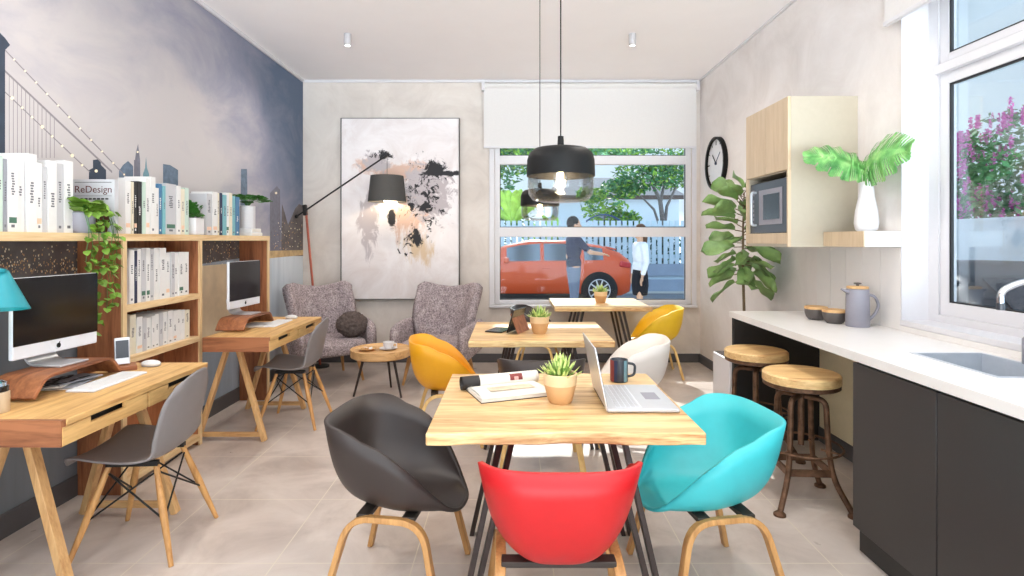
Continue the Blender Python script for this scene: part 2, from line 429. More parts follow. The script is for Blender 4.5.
# street window
w = struct('window_1', MB().box(WX0, WX0 + .06, YB + .03, YB + .1, WZ0, WZ1).box(WX1 - .06, WX1, YB + .03, YB + .1, WZ0, WZ1).box(WX0 + .06, WX1 - .06, YB + .03, YB + .1, WZ0, WZ0 + .05)
           .box(WX0 + .06, WX1 - .06, YB + .03, YB + .1, WZ1 - .06, WZ1).box(WX0 + .06, WX1 - .06, YB + .025, YB + .1, 2.27, 2.37).box(WX0 + .06, WX1 - .06, YB + .025, YB + .1, 1.435, 1.545), 'frame_white',
           'street window with white frame and three panes', bevel=.004)
for z0, z1 in ((WZ0 + .05, 1.435), (1.545, 2.27), (2.37, WZ1 - .06)):
    MB().box(WX0 + .06, WX1 - .06, YB + .062, YB + .068, z0, z1).build('pane', 'window_glass', w)
    MB().box(WX0 + .06, WX0 + .068, YB + .05, YB + .062, z0, z1).box(WX1 - .068, WX1 - .06, YB + .05, YB + .062, z0, z1).box(WX0 + .068, WX1 - .068, YB + .05, YB + .062, z0, z0 + .009).build('gasket', 'gasket', w)
MB().box(WX0 - .06, WX1 + .05, YB - .05, YB + .03, WZ0 - .03, WZ0).build('sill', 'frame_white', w, bevel=.004)
MB().box(WX0 - .06, WX0, YB - .012, YB, WZ0, WZ1).box(WX1, WX1 + .05, YB - .012, YB, WZ0, WZ1).build('casing', 'frame_white', w, bevel=.003)
t = thing('roller_blind', 'white roller blind half lowered over the street window', 'blind', (.89, YB - .06, 2.44))
MB().box(-1.21, 1.20, -.004, 0, .02, .68).build('fabric', 'blind_white', t)
MB().box(-1.21, 1.20, -.012, .008, 0, .025).build('bottom_bar', 'frame_white', t, bevel=.004)
MB().tube([(-1.21, .02, .71), (1.20, .02, .71)], .035, 16).build('roller', 'blind_white', t)
for x in (-1.235, 1.2): MB().box(x, x + .035, -.03, .06, .65, .76).build('bracket', 'frame_white', t, bevel=.004)
# kitchen window
XW = XR + .135
w = struct('window_2', MB().box(XW, XW + .06, SY1 - .075, SY1, SZ0, SZ1).box(XW, XW + .06, SY0, SY0 + .075, SZ0, SZ1).box(XW, XW + .06, SY0 + .075, SY1 - .075, SZ0, SZ0 + .05)
           .box(XW, XW + .06, SY0 + .075, SY1 - .075, SZ1 - .06, SZ1).box(XW - .02, XW + .06, SY0 + .075, SY1 - .075, 2.285, 2.335)
           .box(XW + .01, XW + .055, SY1 - .135, SY1 - .075, SZ0 + .05, SZ1 - .06).box(XW + .01, XW + .055, SY0 + .075, SY0 + .135, SZ0 + .05, SZ1 - .06)
           .box(XW + .01, XW + .055, SY0 + .135, SY1 - .135, SZ0 + .05, 1.07).box(XW + .01, XW + .055, SY0 + .135, SY1 - .135, 2.225, 2.285).box(XW + .01, XW + .055, SY0 + .135, SY1 - .135, 2.335, 2.385), 'frame_white',
           'white framed window over the kitchen sink', bevel=.004)
for z0, z1 in ((1.07, 2.225), (2.385, SZ1 - .06)):
    MB().box(XW + .03, XW + .036, SY0 + .135, SY1 - .135, z0, z1).build('pane', 'window_glass', w)
    MB().box(XW + .016, XW + .03, SY1 - .147, SY1 - .135, z0, z1).box(XW + .016, XW + .03, SY0 + .135, SY1 - .147, z1 - .01, z1).box(XW + .016, XW + .03, SY0 + .135, SY1 - .147, z0, z0 + .008).build('gasket', 'gasket', w)
MB().box(XR - .02, XW, SY0, SY1, SZ0 - .02, SZ0 + .012).build('sill', 'frame_white', w, bevel=.004)
MB().box(XR - .012, XW, SY1 - .006, SY1 - .001, SZ0 + .012, SZ1).build('reveal_lining', 'frame_white', w)
t = thing('roller_blind', 'rolled up white blind above the kitchen window', 'blind', (XR - .05, 2.05, 2.61))
MB().box(-.006, 0, -1.15, 1.13, .01, .5).build('fabric', 'blind_white', t)
MB().box(-.016, .01, -1.15, 1.13, -.012, .014).build('bottom_bar', 'frame_white', t, bevel=.003)
MB().tube([(.012, -1.15, .54), (.012, 1.13, .54)], .034, 14).build('roller', 'blind_white', t)
# downlights (the pair in view, plus unseen ones added on their grid as fill light)
def downlight(label, x, y):
    t = thing('ceiling_downlight', label, 'ceiling light', (x, y, ZC - .105), 0, 'surface mounted downlights')
    MB().lathe([(0, .105), (.032, .105), (.032, 0), (.026, 0), (.026, .02), (0, .02)], n=20).build('housing', 'silver', t)
    MB().lathe([(0, .012), (.022, .012), (.022, .006), (0, .006)], n=16).build('lens', 'bulb_soft', t)
    l = bpy.data.lights.new('downlight_beam', 'SPOT'); l.energy = DLW; l.color = (1, .93, .84); l.shadow_soft_size = .05; l.spot_size = R(165); l.spot_blend = 1
    lo = bpy.data.objects.new('downlight_beam', l); C.objects.link(lo); lo.parent = t; lo.location = (0, 0, -.01)
    return t
DLW = 60
emit('bulb_soft', (1, .95, .88, 1), 6)
downlight('small grey cylinder downlight on ceiling left of the pendant cords', -1.46, 5.02)
downlight('small grey cylinder downlight on ceiling right of the pendant cords', 1.07, 5.02)

for y_, w_ in ((2.6, 'middle'), (.3, 'near')):
    for x_, v_ in ((-1.46, 'left'), (1.07, 'right')): downlight(f'added unseen fill downlight over the {w_} {v_} of the room', x_, y_)

# ------------------------------------------------------------------ painting
def painting_mat():
    m, N, L, P = new_mat('abstract_paint')
    v = coords(N, L)
    base = ramp(N, L, noise(N, L, v, 2.5, 8, .65, 1), [(.3, col(222, 212, 210)), (.55, col(236, 230, 230)), (.8, col(244, 240, 240))])
    def blob(cx, cz, rx, rz, nscale, lo, hi, colr, src, amt=.55, sc=(1, 1, 1)):
        mp = N.new('ShaderNodeMapping'); mp.vector_type = 'POINT'
        mp.inputs['Location'].default_value = (-cx / rx, 0, -cz / rz); mp.inputs['Scale'].default_value = (1 / rx, 0, 1 / rz)
        tc = N.new('ShaderNodeTexCoord'); L.new(tc.outputs['Object'], mp.inputs['Vector'])
        ln = N.new('ShaderNodeVectorMath'); ln.operation = 'LENGTH'; L.new(mp.outputs[0], ln.inputs[0])
        n = noise(N, L, coords(N, L, sc), nscale, 9, .72, .7)
        a = N.new('ShaderNodeMath'); a.operation = 'MULTIPLY_ADD'; a.inputs[1].default_value = -amt; L.new(ln.outputs['Value'], a.inputs[0]); L.new(n, a.inputs[2])
        k = N.new('ShaderNodeMapRange'); k.inputs['From Min'].default_value = lo; k.inputs['From Max'].default_value = hi; L.new(a.outputs[0], k.inputs['Value'])
        mx = N.new('ShaderNodeMix'); mx.data_type = 'RGBA'; L.new(k.outputs[0], mx.inputs['Factor']); L.new(src, mx.inputs['A']); mx.inputs['B'].default_value = colr
        return mx.outputs['Result']
    PK, GR, BK, TN = col(212, 178, 160), col(186, 176, 178), col(34, 32, 36), col(214, 190, 160)
    c = base
    c = blob(.02, .42, .5, .16, 5, .17, .32, PK, c, .44); c = blob(-.38, .5, .2, .14, 6, .17, .32, PK, c, .44)
    c = blob(.1, -.05, .36, .5, 5, .24, .38, PK, c, .42, (1, 1, .5)); c = blob(.2, -.45, .25, .3, 7, .22, .38, TN, c, .38, (1.6, 1, .35))
    c = blob(-.36, -.15, .12, .4, 7, .2, .3, GR, c, .3, (1.4, 1, .6)); c = blob(.3, .2, .3, .4, 7, .22, .3, GR, c, .3)
    c = blob(-.28, .53, .17, .12, 9, .2, .28, GR, c, .3); c = blob(.48, .4, .34, .035, 8, .1, .2, BK, c, .42)
    c = blob(.38, .46, .2, .17, 8, .29, .34, BK, c, .34); c = blob(-.1, -.12, .06, .16, 7, .2, .27, BK, c, .36); c = blob(.19, -.33, .1, .14, 8, .25, .31, BK, c, .36)
    c = blob(-.2, .6, .17, .1, 10, .34, .38, BK, c, .3); c = blob(.25, .1, .4, .6, 11, .45, .48, BK, c, .2); c = blob(.1, -.35, .3, .4, 9, .46, .49, BK, c, .25)
    L.new(c, P.inputs['Base Color']); P.inputs['Roughness'].default_value = .7
painting_mat()
t = thing('canvas_painting', 'tall white abstract canvas with black and rust smears on back wall', 'painting', (-1.27, YB - .04, .725))
o = MB().box(-.665, .665, -.02, -.001, -1.025, 1.025).build('canvas', 'abstract_paint', t, (0, 0, 1.03), bevel=.003)
MB().box(-.675, -.668, -.024, .035, 0, 2.06).box(.668, .675, -.024, .035, 0, 2.06).box(-.668, .668, -.024, .035, 0, .007).box(-.668, .668, -.024, .035, 2.053, 2.06).build('frame', 'canvas_edge', t)

# ------------------------------------------------------------------ tub chairs
def rim_h(x):
    k = [(-.30, .338), (-.255, .337), (-.2, .334), (-.14, .327), (-.06, .290), (.03, .242), (.10, .188), (.16, .112), (.21, .038), (.25, .010), (.3, .008)]
    for (a, b), (c, d) in zip(k, k[1:]):
        if x <= c: return b + (d - b) * max(0, min(1, (x - a) / (c - a)))
    return .008
def spow(v, p): return math.copysign(abs(v) ** p, v)
def make_tub(label, mat, legm):
    t = thing('tub_chair', label, 'chair')
    def P(th):
        c, s_ = math.cos(th), math.sin(th)
        if c < 0: x = .265 * spow(c, .58); y = .275 * spow(s_, .62)
        else: x = .27 * spow(c, .8); y = .275 * spow(s_, .8)
        if x > .02: y *= 1 - .22 * ((x - .02) / .25) ** 1.5
        return x, y
    H0 = {}
    def sh(u, v):
        th = PI / 2 + 2 * PI * u; x, y = P(th)
        h = sum(rim_h(P(th + d)[0]) for d in (-.12, -.06, 0, .06, .12)) / 5
        tt = v * PI / 2; q = .56
        rr = math.sin(tt) ** q if v > 0 else 0; zz = 1 - max(0, math.cos(tt)) ** q
        lo = .70 + .30 * min(1, h / .35 if x > 0 else 1) * 0
        z = h * zz
        bl = max(0, min(1, (.12 - x) / .36)); bl = bl * bl * (3 - 2 * bl); tap = 1 - (1 - z / .36) * (.14 + .22 * bl)
        tapx = 1 - (1 - z / .36) * .12 * max(0, min(1, -x / .2))
        zb = .368 + z - .014 * (1 - v * v) - (.03 * max(0, x * rr / .27 - .75) * 4 if x > 0 else 0)
        return (x * rr * tapx, y * rr * tap, zb)
    m = MB().grid(sh, 64, 18, 0, True)
    m.build('shell', mat, t, solid=.014, angle=60, offset=0)
    for s in (-1, 1):
        pts = round_path([(.228, s * .245, 0), (.15, s * .2, .346), (-.14, s * .19, .346), (-.23, s * .245, 0)], .09, 7)
        MB().sweep(pts, [(-.011, -.018), (.011, -.018), (.011, .018), (-.011, .018)], 0, up=(0, s, 0)).build('leg_frame', legm, t, bevel=.003)
    for x in (.09, -.09): MB().box(x - .025, x + .025, -.185, .19, .336, .356).build('bracket', 'bracket_dark', t, bevel=.003)
    return t
tub = make_tub('red tub chair at the front edge of the nearest wooden table', 'shell_red', 'leg_wood')
place(tub, (.155, 1.945, 0), R(90))
def tub_copy(mat, loc, rz, label, leg=None):
    c = copy_tree(tub); recolor(c, 'shell_red', mat)
    if leg: recolor(c, 'leg_wood', leg)
    return place(c, (*loc, 0), R(rz), label)
tub_copy('shell_black', (-.455, 2.32), -8, 'dark brown tub chair on the left of the nearest table')
tub_copy('shell_teal', (.785, 2.32), 188, 'turquoise tub chair on the right of the nearest table')
tub_copy('shell_black', (.178, 3.51), 90, 'dark brown tub chair, back to us, between nearest and middle tables', 'pale_leg')
tub_copy('shell_orange', (-.46, 4.02), 8, 'orange yellow tub chair left of the middle table behind the magazine', 'pale_leg')
tub_copy('shell_white', (.84, 4.02), 172, 'white tub chair right of the middle table behind the mug', 'pale_leg')
tub_copy('shell_black', (.26, 5.85), -10, 'black tub chair left of the far table behind the tablet', 'pale_leg')
tub_copy('shell_yellow', (1.50, 5.9), 176, 'bright yellow tub chair right of the far table by the back wall', 'pale_leg')

# ------------------------------------------------------------------ wooden tables
def make_table(label, seed, fl=(.06, -.06)):
    r = random.Random(seed); t = thing('dining_table', label, 'table')
    W, D = .48, .43; ph = [r.uniform(0, 6) for _ in range(6)]
    def wav(x, k): return .007 * math.sin(7 * x + ph[k]) + .005 * math.sin(17 * x + ph[k + 1]) + .003 * math.sin(41 * x + ph[k + 2])
    n = 40; xs = [-W + 2 * W * i / n for i in range(n + 1)]
    poly = [(x, -D + wav(x, 0)) for x in xs] + [(x, D + wav(x, 3)) for x in reversed(xs)]
    m = MB().prism(poly, lambda a, b, d: (a, b, d), .697, .74)
    for i in range(len(m.f)):
        if len(m.f[i]) == 4: m.m[i] = 1
    m.build('tabletop', ['table_wood', 'table_edge'], t, bevel=.005)
    for s in (-1, 1):
        for k in (-1, 1):
            m = MB(); y = k * .27
            a, b = Vector((s * .20, y, .69)), Vector((s * .36, y + k * .06, 0))
            for d in (-.023, .023):
                m.beam(a + Vector((d, 0, 0)), b + Vector((d * .7, 0, .0)), .02, .05, up=(0, 1, 0))
            m.box(s * .20 - .04, s * .20 + .04, y - .04, y + .04, .688, .696)
            m.build('leg', 'steel_brown', t, bevel=.002)
    return t
tb = make_table('nearest wooden table with laptop, magazine and mug on it', 4); place(tb, (.185, 2.365, 0), 0)
tb = make_table('middle wooden table with a tablet and one succulent pot on it', 9); place(tb, (.195, 4.12, 0), 0)
tb = make_table('farthest wooden table standing against the street window', 14); place(tb, (.90, 5.98, 0), 0)

# ------------------------------------------------------------------ succulent pots
def make_succulent(label, seed, pot, sc=1):
    r = random.Random(seed); t = thing('potted_succulent', label, 'potted plant')
    m = MB().lathe([(0, 0), (.042, 0), (.05, .01), (.066, .075), (.070, .118), (.066, .121), (.060, .118), (.058, .1), (0, .1)], n=32)
    for i, f in enumerate(m.f):
        if sum(m.v[j][2] for j in f) / 4 > .072: m.m[i] = 1
    m.build('pot', [pot, 'clay_glaze'], t)
    MB().lathe([(0, .108), (.058, .104), (.058, .1), (0, .099)], n=20).build('soil', 'soil', t)
    m = MB()
    for i in range(64):
        a = r.uniform(0, 2 * PI); el = r.uniform(.25, 1.45) ; ln = r.uniform(.06, .085) * (.8 + .25 * el)
        d = Vector((math.cos(a) * math.cos(el), math.sin(a) * math.cos(el), math.sin(el)))
        base = Vector((math.cos(a) * .03 * math.cos(el), math.sin(a) * .03 * math.cos(el), .1))
        side = d.cross(Vector((0, 0, 1))); side = side.normalized() if side.length > .01 else Vector((1, 0, 0)); nn = side.cross(d)
        vs = []; rows = 4
        for k in range(rows + 1):
            q = k / rows; p = base + d * ln * q + Vector((0, 0, .012 * q * q)); w = .0085 * (1 - q) ** .6 * (.7 + q) + .0004
            vs += [p - side * w, p - nn * w * .5, p + side * w, p + nn * w * .25]
        fs = []
        for k in range(rows):
            for j in range(4): fs.append((k * 4 + j, k * 4 + (j + 1) % 4, k * 4 + 4 + (j + 1) % 4, k * 4 + 4 + j))
        s0 = len(m.f); m.add(vs, fs)
        for k in range(12, 16): m.m[s0 + k] = 1
        if i % 3 == 0:
            for k in range(8, 12): m.m[s0 + k] = 1
    m.build('foliage', ['succulent', 'succulent_tip'], t)
    return t
place(make_succulent('spiky green succulent in a tan pot on the nearest table', 1, 'terracotta'), (.196, 2.30, .7402), .3)
place(make_succulent('spiky succulent in a tan pot beside the tablet on middle table', 2, 'terracotta'), (.195, 4.0, .7402), .8)
place(make_succulent('small succulent in a brown pot on the farthest table by the window', 3, 'terracotta'), (.93, 5.93, .7402), 1.4)

# ------------------------------------------------------------------ laptop, mug, magazine, tablet
t = thing('laptop', 'open silver laptop facing right on the nearest table', 'laptop', (.5, 2.335, .7402))
MB().box(-.135, .14, -.185, .185, .002, .016).build('base', 'silver', t, bevel=.004)
MB().box(-.10, .0, -.165, .165, .0162, .0168).build('keyboard_deck', 'alu_white', t)
kb = MB()
for i in range(5):
    for j in range(14): kb.box(-.097 + i * .019, -.097 + i * .019 + .015, -.16 + j * .023, -.16 + j * .023 + .019, .0168, .0182)
kb.build('keys', 'silver', t)
MB().box(.04, .10, -.05, .05, .0162, .0167).build('trackpad', 'ceramic_grey', t)
lid = MB().obox((-.16, 0, .127), (.006, .37, .245), (0, R(-11), 0)).build('lid', 'silver', t, bevel=.002)
MB().obox((-.156, 0, .128), (.002, .345, .215), (0, R(-11), 0)).build('screen', 'screen_black', t)
MB().tube([(-.136, -.14, .012), (-.136, .14, .012)], .006, 10).build('hinge', 'steel_black', t)
t = thing('coffee_mug', 'dark mug with coloured picture beside the open laptop', 'mug', (.50, 2.64, .7402))
mg = MB().lathe([(0, 0), (.036, 0), (.041, .004), (.041, .102), (.038, .104), (.035, .1), (.035, .008), (0, .008)], n=32)
for i, f in enumerate(mg.f):
    c = sum((Vector(mg.v[j]) for j in f), Vector()) / 4; a = math.degrees(math.atan2(c.y, c.x))
    if .01 < c.z < .1 and (c.xy.length > .0385): mg.m[i] = 1 if -175 < a < -130 else 2 if -130 < a < -110 else 3 if -70 < a < -35 else 0
mg.build('body', ['dark_panel', 'print_red', 'book_navy', 'mural_teal'], t)
MB().tube(round_path([(.038, 0, .085), (.075, 0, .08), (.072, 0, .03), (.038, 0, .022)], .03, 6), .006, 10).build('handle', 'dark_panel', t)
t = thing('magazine', 'open magazine with its front rolled back on the nearest table', 'magazine', (-.01, 2.44, .7402), R(21))
def pg(th, z0, x0, x1, y0, y1, amp):
    def f(u, v): return (x0 + (x1 - x0) * u, y0 + (y1 - y0) * v, z0 + amp * math.sin(PI * v) * (.6 + .4 * math.sin(2 * u)))
    return MB().grid(f, 8, 10)
pb = MB()
for i in range(5): pb.box(-.165 + i * .001, .155 - i * .0015, -.115 + i * .001, .105, .0005 + i * .0032, .0032 + i * .0032, 1 if i == 0 else 0)
pb.build('pages', ['paper', 'print_dark'], t)
tp = pg(0, .0172, -.155, .145, -.11, .10, .008); tp.build('top_page', 'paper', t)
MB().box(-.10, .1, -.045, .02, .0262, .0268).build('picture', 'paper_art', t)
def roll(u, v):
    a = -PI * .5 + 2 * PI * 1.15 * v; r = .030 - .004 * v
    return (-.185 + .36 * u, .112 + r * math.cos(a), .031 + r * math.sin(a))
rm = MB().grid(roll, 18, 26)
for i, f in enumerate(rm.f):
    c = sum((Vector(rm.v[j]) for j in f), Vector()) / 4
    if c.x < -.10: rm.m[i] = 1
    elif .035 < c.x < .095 and c.y < .1 and .03 < c.z < .062: rm.m[i] = 3 if (.05 < c.x < .08 and c.z < .048) else 2
rm.build('rolled_cover', ['paper', 'print_dark', 'print_red', 'print_pink'], t, solid=.0012, offset=0)
t = thing('tablet_computer', 'black tablet leaning on its folding case on middle table', 'tablet', (.0, 4.08, .7402), R(-22))
MB().obox((-.1, -.01, .006), (.13, .2, .008), (0, 0, 0)).build('keyboard', 'black_gloss', t, bevel=.002)
MB().obox((.035, 0, .088), (.009, .24, .17), (0, R(18), 0)).build('screen', 'black_gloss', t, bevel=.003)
MB().obox((.062, 0, .072), (.004, .23, .15), (0, R(-22), 0)).build('case_stand', 'redwood_z', t)

# ------------------------------------------------------------------ pendants
def make_pendant(label, x, y, zc):
    t = thing('pendant_lamp', label, 'pendant lamp', (x, y, zc), 0)
    MB().lathe([(0, .225), (.07, .224), (.108, .217), (.129, .2), (.138, .172), (.14, .105), (.137, .105), (.134, .17), (.126, .196), (.106, .212), (.07, .219), (0, .22)], n=48).build('shade', 'black_matte', t)
    MB().lathe([(.135, .107), (.136, .06), (.131, .03), (.115, .008), (.085, 0), (0, 0), (0, .003), (.084, .003), (.113, .011), (.128, .032), (.132, .06), (.132, .107)], n=48).build('glass_bowl', 'lamp_glass', t)
    MB().lathe([(0, .27), (.012, .27), (.014, .235), (.022, .222), (0, .22)], n=20).build('cord_grip', 'black_matte', t)
    MB().tube([(0, 0, .27), (0, 0, ZC - zc)], .0028, 8).build('cord', 'black_matte', t)
    MB().lathe([(0, ZC - zc), (.05, ZC - zc), (.05, ZC - zc - .02), (0, ZC - zc - .022)], n=24).build('canopy', 'black_matte', t)
    MB().lathe([(0, .218), (.02, .218), (.02, .15), (0, .15)], n=16).build('socket', 'brass', t)
    MB().lathe([(0, .152), (.013, .15), (.015, .135), (.027, .105), (.028, .085), (.02, .066), (0, .06)], n=20).build('bulb', 'lamp_glass', t)
    MB().lathe([(0, .14), (.007, .138), (.011, .11), (.010, .085), (0, .08)], n=12).build('filament', 'bulb_warm', t)
    l = bpy.data.lights.new('pendant_glow', 'POINT'); l.energy = 9; l.color = (1, .75, .45); l.shadow_soft_size = .02
    lo = bpy.data.objects.new('pendant_glow', l); C.objects.link(lo); lo.parent = t; lo.location = (0, 0, .11)
make_pendant('black domed pendant lamp with glass bowl above the nearest table', .2, 2.32, 1.556)
make_pendant('smaller looking black pendant lamp with glass bowl above the middle table', .2, 4.05, 1.54)
emit('bulb_lamp', (1, .85, .6, 1), 14)
# ------------------------------------------------------------------ bookcase (stands along the left wall)
BX = -2.13; BT = 1.435
t = thing('bookcase', 'long open oak bookcase along the mural wall above the desks', 'bookcase', (XL + .012, 3.4, 0))
dx = BX - XL - .012
def bpan(y, z0=0.0, name='upright'):
    m = MB().box(0, dx - .012, y - .014, y + .014, z0, BT - .04, 0).box(dx - .0119, dx, y - .016, y + .016, z0, BT - .04, 1)
    return m.build(name, ['redwood_z', 'pine_z'], t)
ys = [1.98 - 3.4, 3.11 - 3.4, 3.87 - 3.4, 4.95 - 3.4]
for y in ys: bpan(y)
MB().box(0, dx - .001, ys[0] - .02, ys[3] + .02, BT - .04, BT).box(dx - .0009, dx + .001, ys[0] - .02, ys[3] + .02, BT - .04, BT).build('top_board', 'pine_y', t, bevel=.002)
for z in (1.0, .71): MB().box(.001, dx, ys[1] + .016, ys[2] - .016, z, z + .036).build('shelf', 'pine_y', t, bevel=.002)
MB().box(.001, dx, ys[1] + .016, ys[2] - .016, .035, .075).build('plinth_board', 'pine_y', t, bevel=.002)
MB().box(.001, .012, ys[1] + .016, ys[2] - .016, .075, BT - .04).build('back_panel', 'redwood_z', t)

# ------------------------------------------------------------------ desks
def make_desk(label, y0, y1):
    t = thing('writing_desk', label, 'desk', (-1.98, (y0 + y1) / 2, 0)); h = (y1 - y0) / 2
    x0, x1 = -.08, .365
    X0 = x0
    MB().box(X0, x1, -h + .021, h, .726, .75).build('desktop', 'desk_y', t, bevel=.002)
    MB().box(X0, x1 - .004, -h - .002, -h + .02, .655, .7499, 0).box(X0, x1 - .004, h - .02, h - .001, .655, .726, 0).box(X0, X0 + .02, -h + .021, h - .021, .655, .726, 0).build('apron', 'redwood_x', t)
    MB().box(X0 + .021, x1 - .02, -h + .021, h - .021, .655, .667).build('drawer_case', 'oak_y', t)
    w = 2 * h - .03
    for k, (a, b) in enumerate(((-h + .003, -h + .003 + w / 2), (-h + .018 + w / 2, h - .003))):
        m = (b - a) / 2; c = (a + b) / 2
        f = MB().box(x1 - .019, x1 - .001, a, c - .10, .657, .724).box(x1 - .019, x1 - .001, c + .10, b, .657, .724).box(x1 - .019, x1 - .001, c - .0999, c + .0999, .657, .70)
        f.build('drawer', 'desk_y', t)
    MB().box(x1 - .045, x1 - .04, -h + .03, h - .03, .668, .725).build('drawer_recess', 'panel_black', t)
    for k in (-1, 1):
        y = k * (h - .17) + .04
        for s in (-1, 1):
            MB().beam((.02 + s * .035, y, .654), (.02 + s * .235, y + k * .03, 0), .03, .045, up=(0, 1, 0)).build('leg', 'oak_z', t, bevel=.003)
        MB().beam((.02 - .215, y + k * .028, .045), (.02 + .215, y + k * .028, .045), .024, .03, up=(0, 0, 1)).build('crossbar', 'oak_x', t, bevel=.002)
    return t
make_desk('nearer oak desk with the large desktop computer on it', 2.03, 3.0)
make_desk('farther oak desk beyond the book shelves with a smaller looking computer', 3.76, 4.79)
DZ = .7502
def make_computer(label, loc, rz, sc=1):
    t = thing('desktop_computer', label, 'computer', loc, rz)
    w, h = .212, .29
    MB().box(-.012, .010, -w, w, .055, .055 + h + .05).build('housing', 'alu_white', t, bevel=.005)
    MB().box(.0102, .0125, -w + .001, w - .001, .112, .104 + h).build('screen', 'screen_black', t)
    lg = MB().lathe([(0, 0), (.011, 0), (.011, .002), (0, .002)], n=20)
    vs = [(.0105 + v[2], v[0] * .92, v[1] + .083) for v in lg.v]; lg.v = vs
    lg.obox((.012, .004, .0965), (.0015, .003, .006), (R(-30), 0, 0)).build('logo', 'black_matte', t)
    MB().sweep(round_path([(-.012, 0, .17), (-.10, 0, .13), (-.075, 0, .004), (.09, 0, .004)], .05, 6), [(-.075, -.004), (.075, -.004), (.075, .004), (-.075, .004)], up=(0, 0, 1)).build('stand', 'silver', t, bevel=.002)
    return t
def make_riser(label, loc, rz):
    t = thing('monitor_riser', label, 'monitor stand', loc, rz)
    sec = [(-.10, -.007), (.10, -.007), (.10, .007), (-.10, .007)]
    MB().sweep(round_path([(0, -.25, .010), (0, -.19, .085), (0, .19, .085), (0, .25, .010)], .04, 6), sec, up=(0, 0, 1)).build('board', 'redwood_y', t, bevel=.002)
    return t
make_riser('bent walnut riser carrying the large desktop computer', (-2.01, 2.51, DZ + .003), 0)
make_computer('silver and black desktop computer beside the teal lamp', (-2.04, 2.53, DZ + .0965), R(-5))
make_riser('bent walnut riser under the far desktop computer', (-1.985, 4.22, DZ + .003), 0)
make_computer('silver desktop computer on the farther oak desk', (-2.01, 4.24, DZ + .0965), R(-4))
def make_keyboard(label, loc, rz):
    t = thing('keyboard', label, 'keyboard', loc, rz)
    MB().box(-.062, .062, -.175, .175, 0, .009).build('base', 'alu_white', t, bevel=.003)
    k = MB()
    for i in range(5):
        for j in range(14): k.box(-.055 + i * .022, -.036 + i * .022, -.168 + j * .0242, -.147 + j * .0242, .009, .0115)
    k.build('keys', 'book_white', t)
make_keyboard('slim white keyboard in front of the nearer computer', (-1.84, 2.58, DZ), 0)
make_keyboard('slim white keyboard on the farther desk', (-1.83, 4.38, DZ), 0)
def make_mouse(label, loc):
    t = thing('computer_mouse', label, 'mouse', loc)
    MB().ell((0, 0, .012), (.05, .03, .019), 20, 12).build('body', 'book_white', t)
    MB().ell((0, 0, .003), (.049, .029, .004), 20, 6).build('base', 'silver', t)
make_mouse('white mouse right of the phone dock on nearer desk', (-1.86, 2.91, DZ + .0015))
make_mouse('white mouse at the far end of the farther desk', (-1.82, 4.66, DZ + .0015))
t = thing('phone_dock', 'wooden phone dock on the nearer desk below the trailing vine', 'phone dock', (-1.96, 2.84, DZ), R(-52))
MB().box(-.05, .06, -.06, .06, 0, .022).build('base', 'redwood_y', t, bevel=.003)
MB().box(-.04, -.015, -.03, .03, .022, .05).build('back_rest', 'redwood_z', t, bevel=.003)
t = thing('mobile_phone', 'silver phone standing upright in the wooden dock', 'phone', (-1.955, 2.835, DZ + .023), R(-52))
MB().obox((-.013, 0, .068), (.009, .066, .135), (0, R(-14), 0)).build('body', 'silver', t, bevel=.004)
MB().obox((-.0075, 0, .078), (.002, .054, .088), (0, R(-14), 0)).build('screen', 'dark_panel', t)
t = thing('pencil_pot', 'round pale wood pot with black and chrome lid by desk edge', 'pot', (-1.94, 2.13, DZ))
MB().lathe([(0, 0), (.036, 0), (.037, .003), (.037, .075), (.033, .078), (0, .078)], n=28).build('body', 'birch_z', t)
MB().lathe([(0, .078), (.033, .0785), (.034, .098), (.03, .1), (0, .1)], n=28).build('collar', 'black_gloss', t)
MB().lathe([(0, .1), (.03, .1005), (.028, .112), (.014, .12), (0, .122)], n=28).build('lid', 'chrome', t)
t = thing('newspaper_pile', 'crumpled printed papers lying under the nearer walnut riser', 'papers', (-2.0, 2.51, DZ))
m = MB(); rr = random.Random(5)
for i in range(4): m.obox((rr.uniform(-.02, .03), rr.uniform(-.05, .05), .004 + i * .006), (.12, .2, .004), (0, 0, rr.uniform(-.3, .3)), i % 2)

for i in range(16): m.obox((.0 + rr.uniform(-.05, .05), rr.uniform(-.09, .09), .0252 + i * .0001), (.012, .05, .001), (0, 0, rr.uniform(-.5, .5)), 2)
m.build('sheets', ['paper', 'book_grey', 'print_dark'], t)
t = thing('loose_papers', 'small stack of papers under the farther walnut riser', 'papers', (-1.94, 4.3, DZ))
MB().obox((0, 0, .006), (.17, .22, .011), (0, 0, .1)).build('sheets', 'paper', t, bevel=.002)
MB().obox((0, 0, .0125), (.12, .16, .001), (0, 0, -.2)).build('top_sheet', 'book_pale_grey', t)
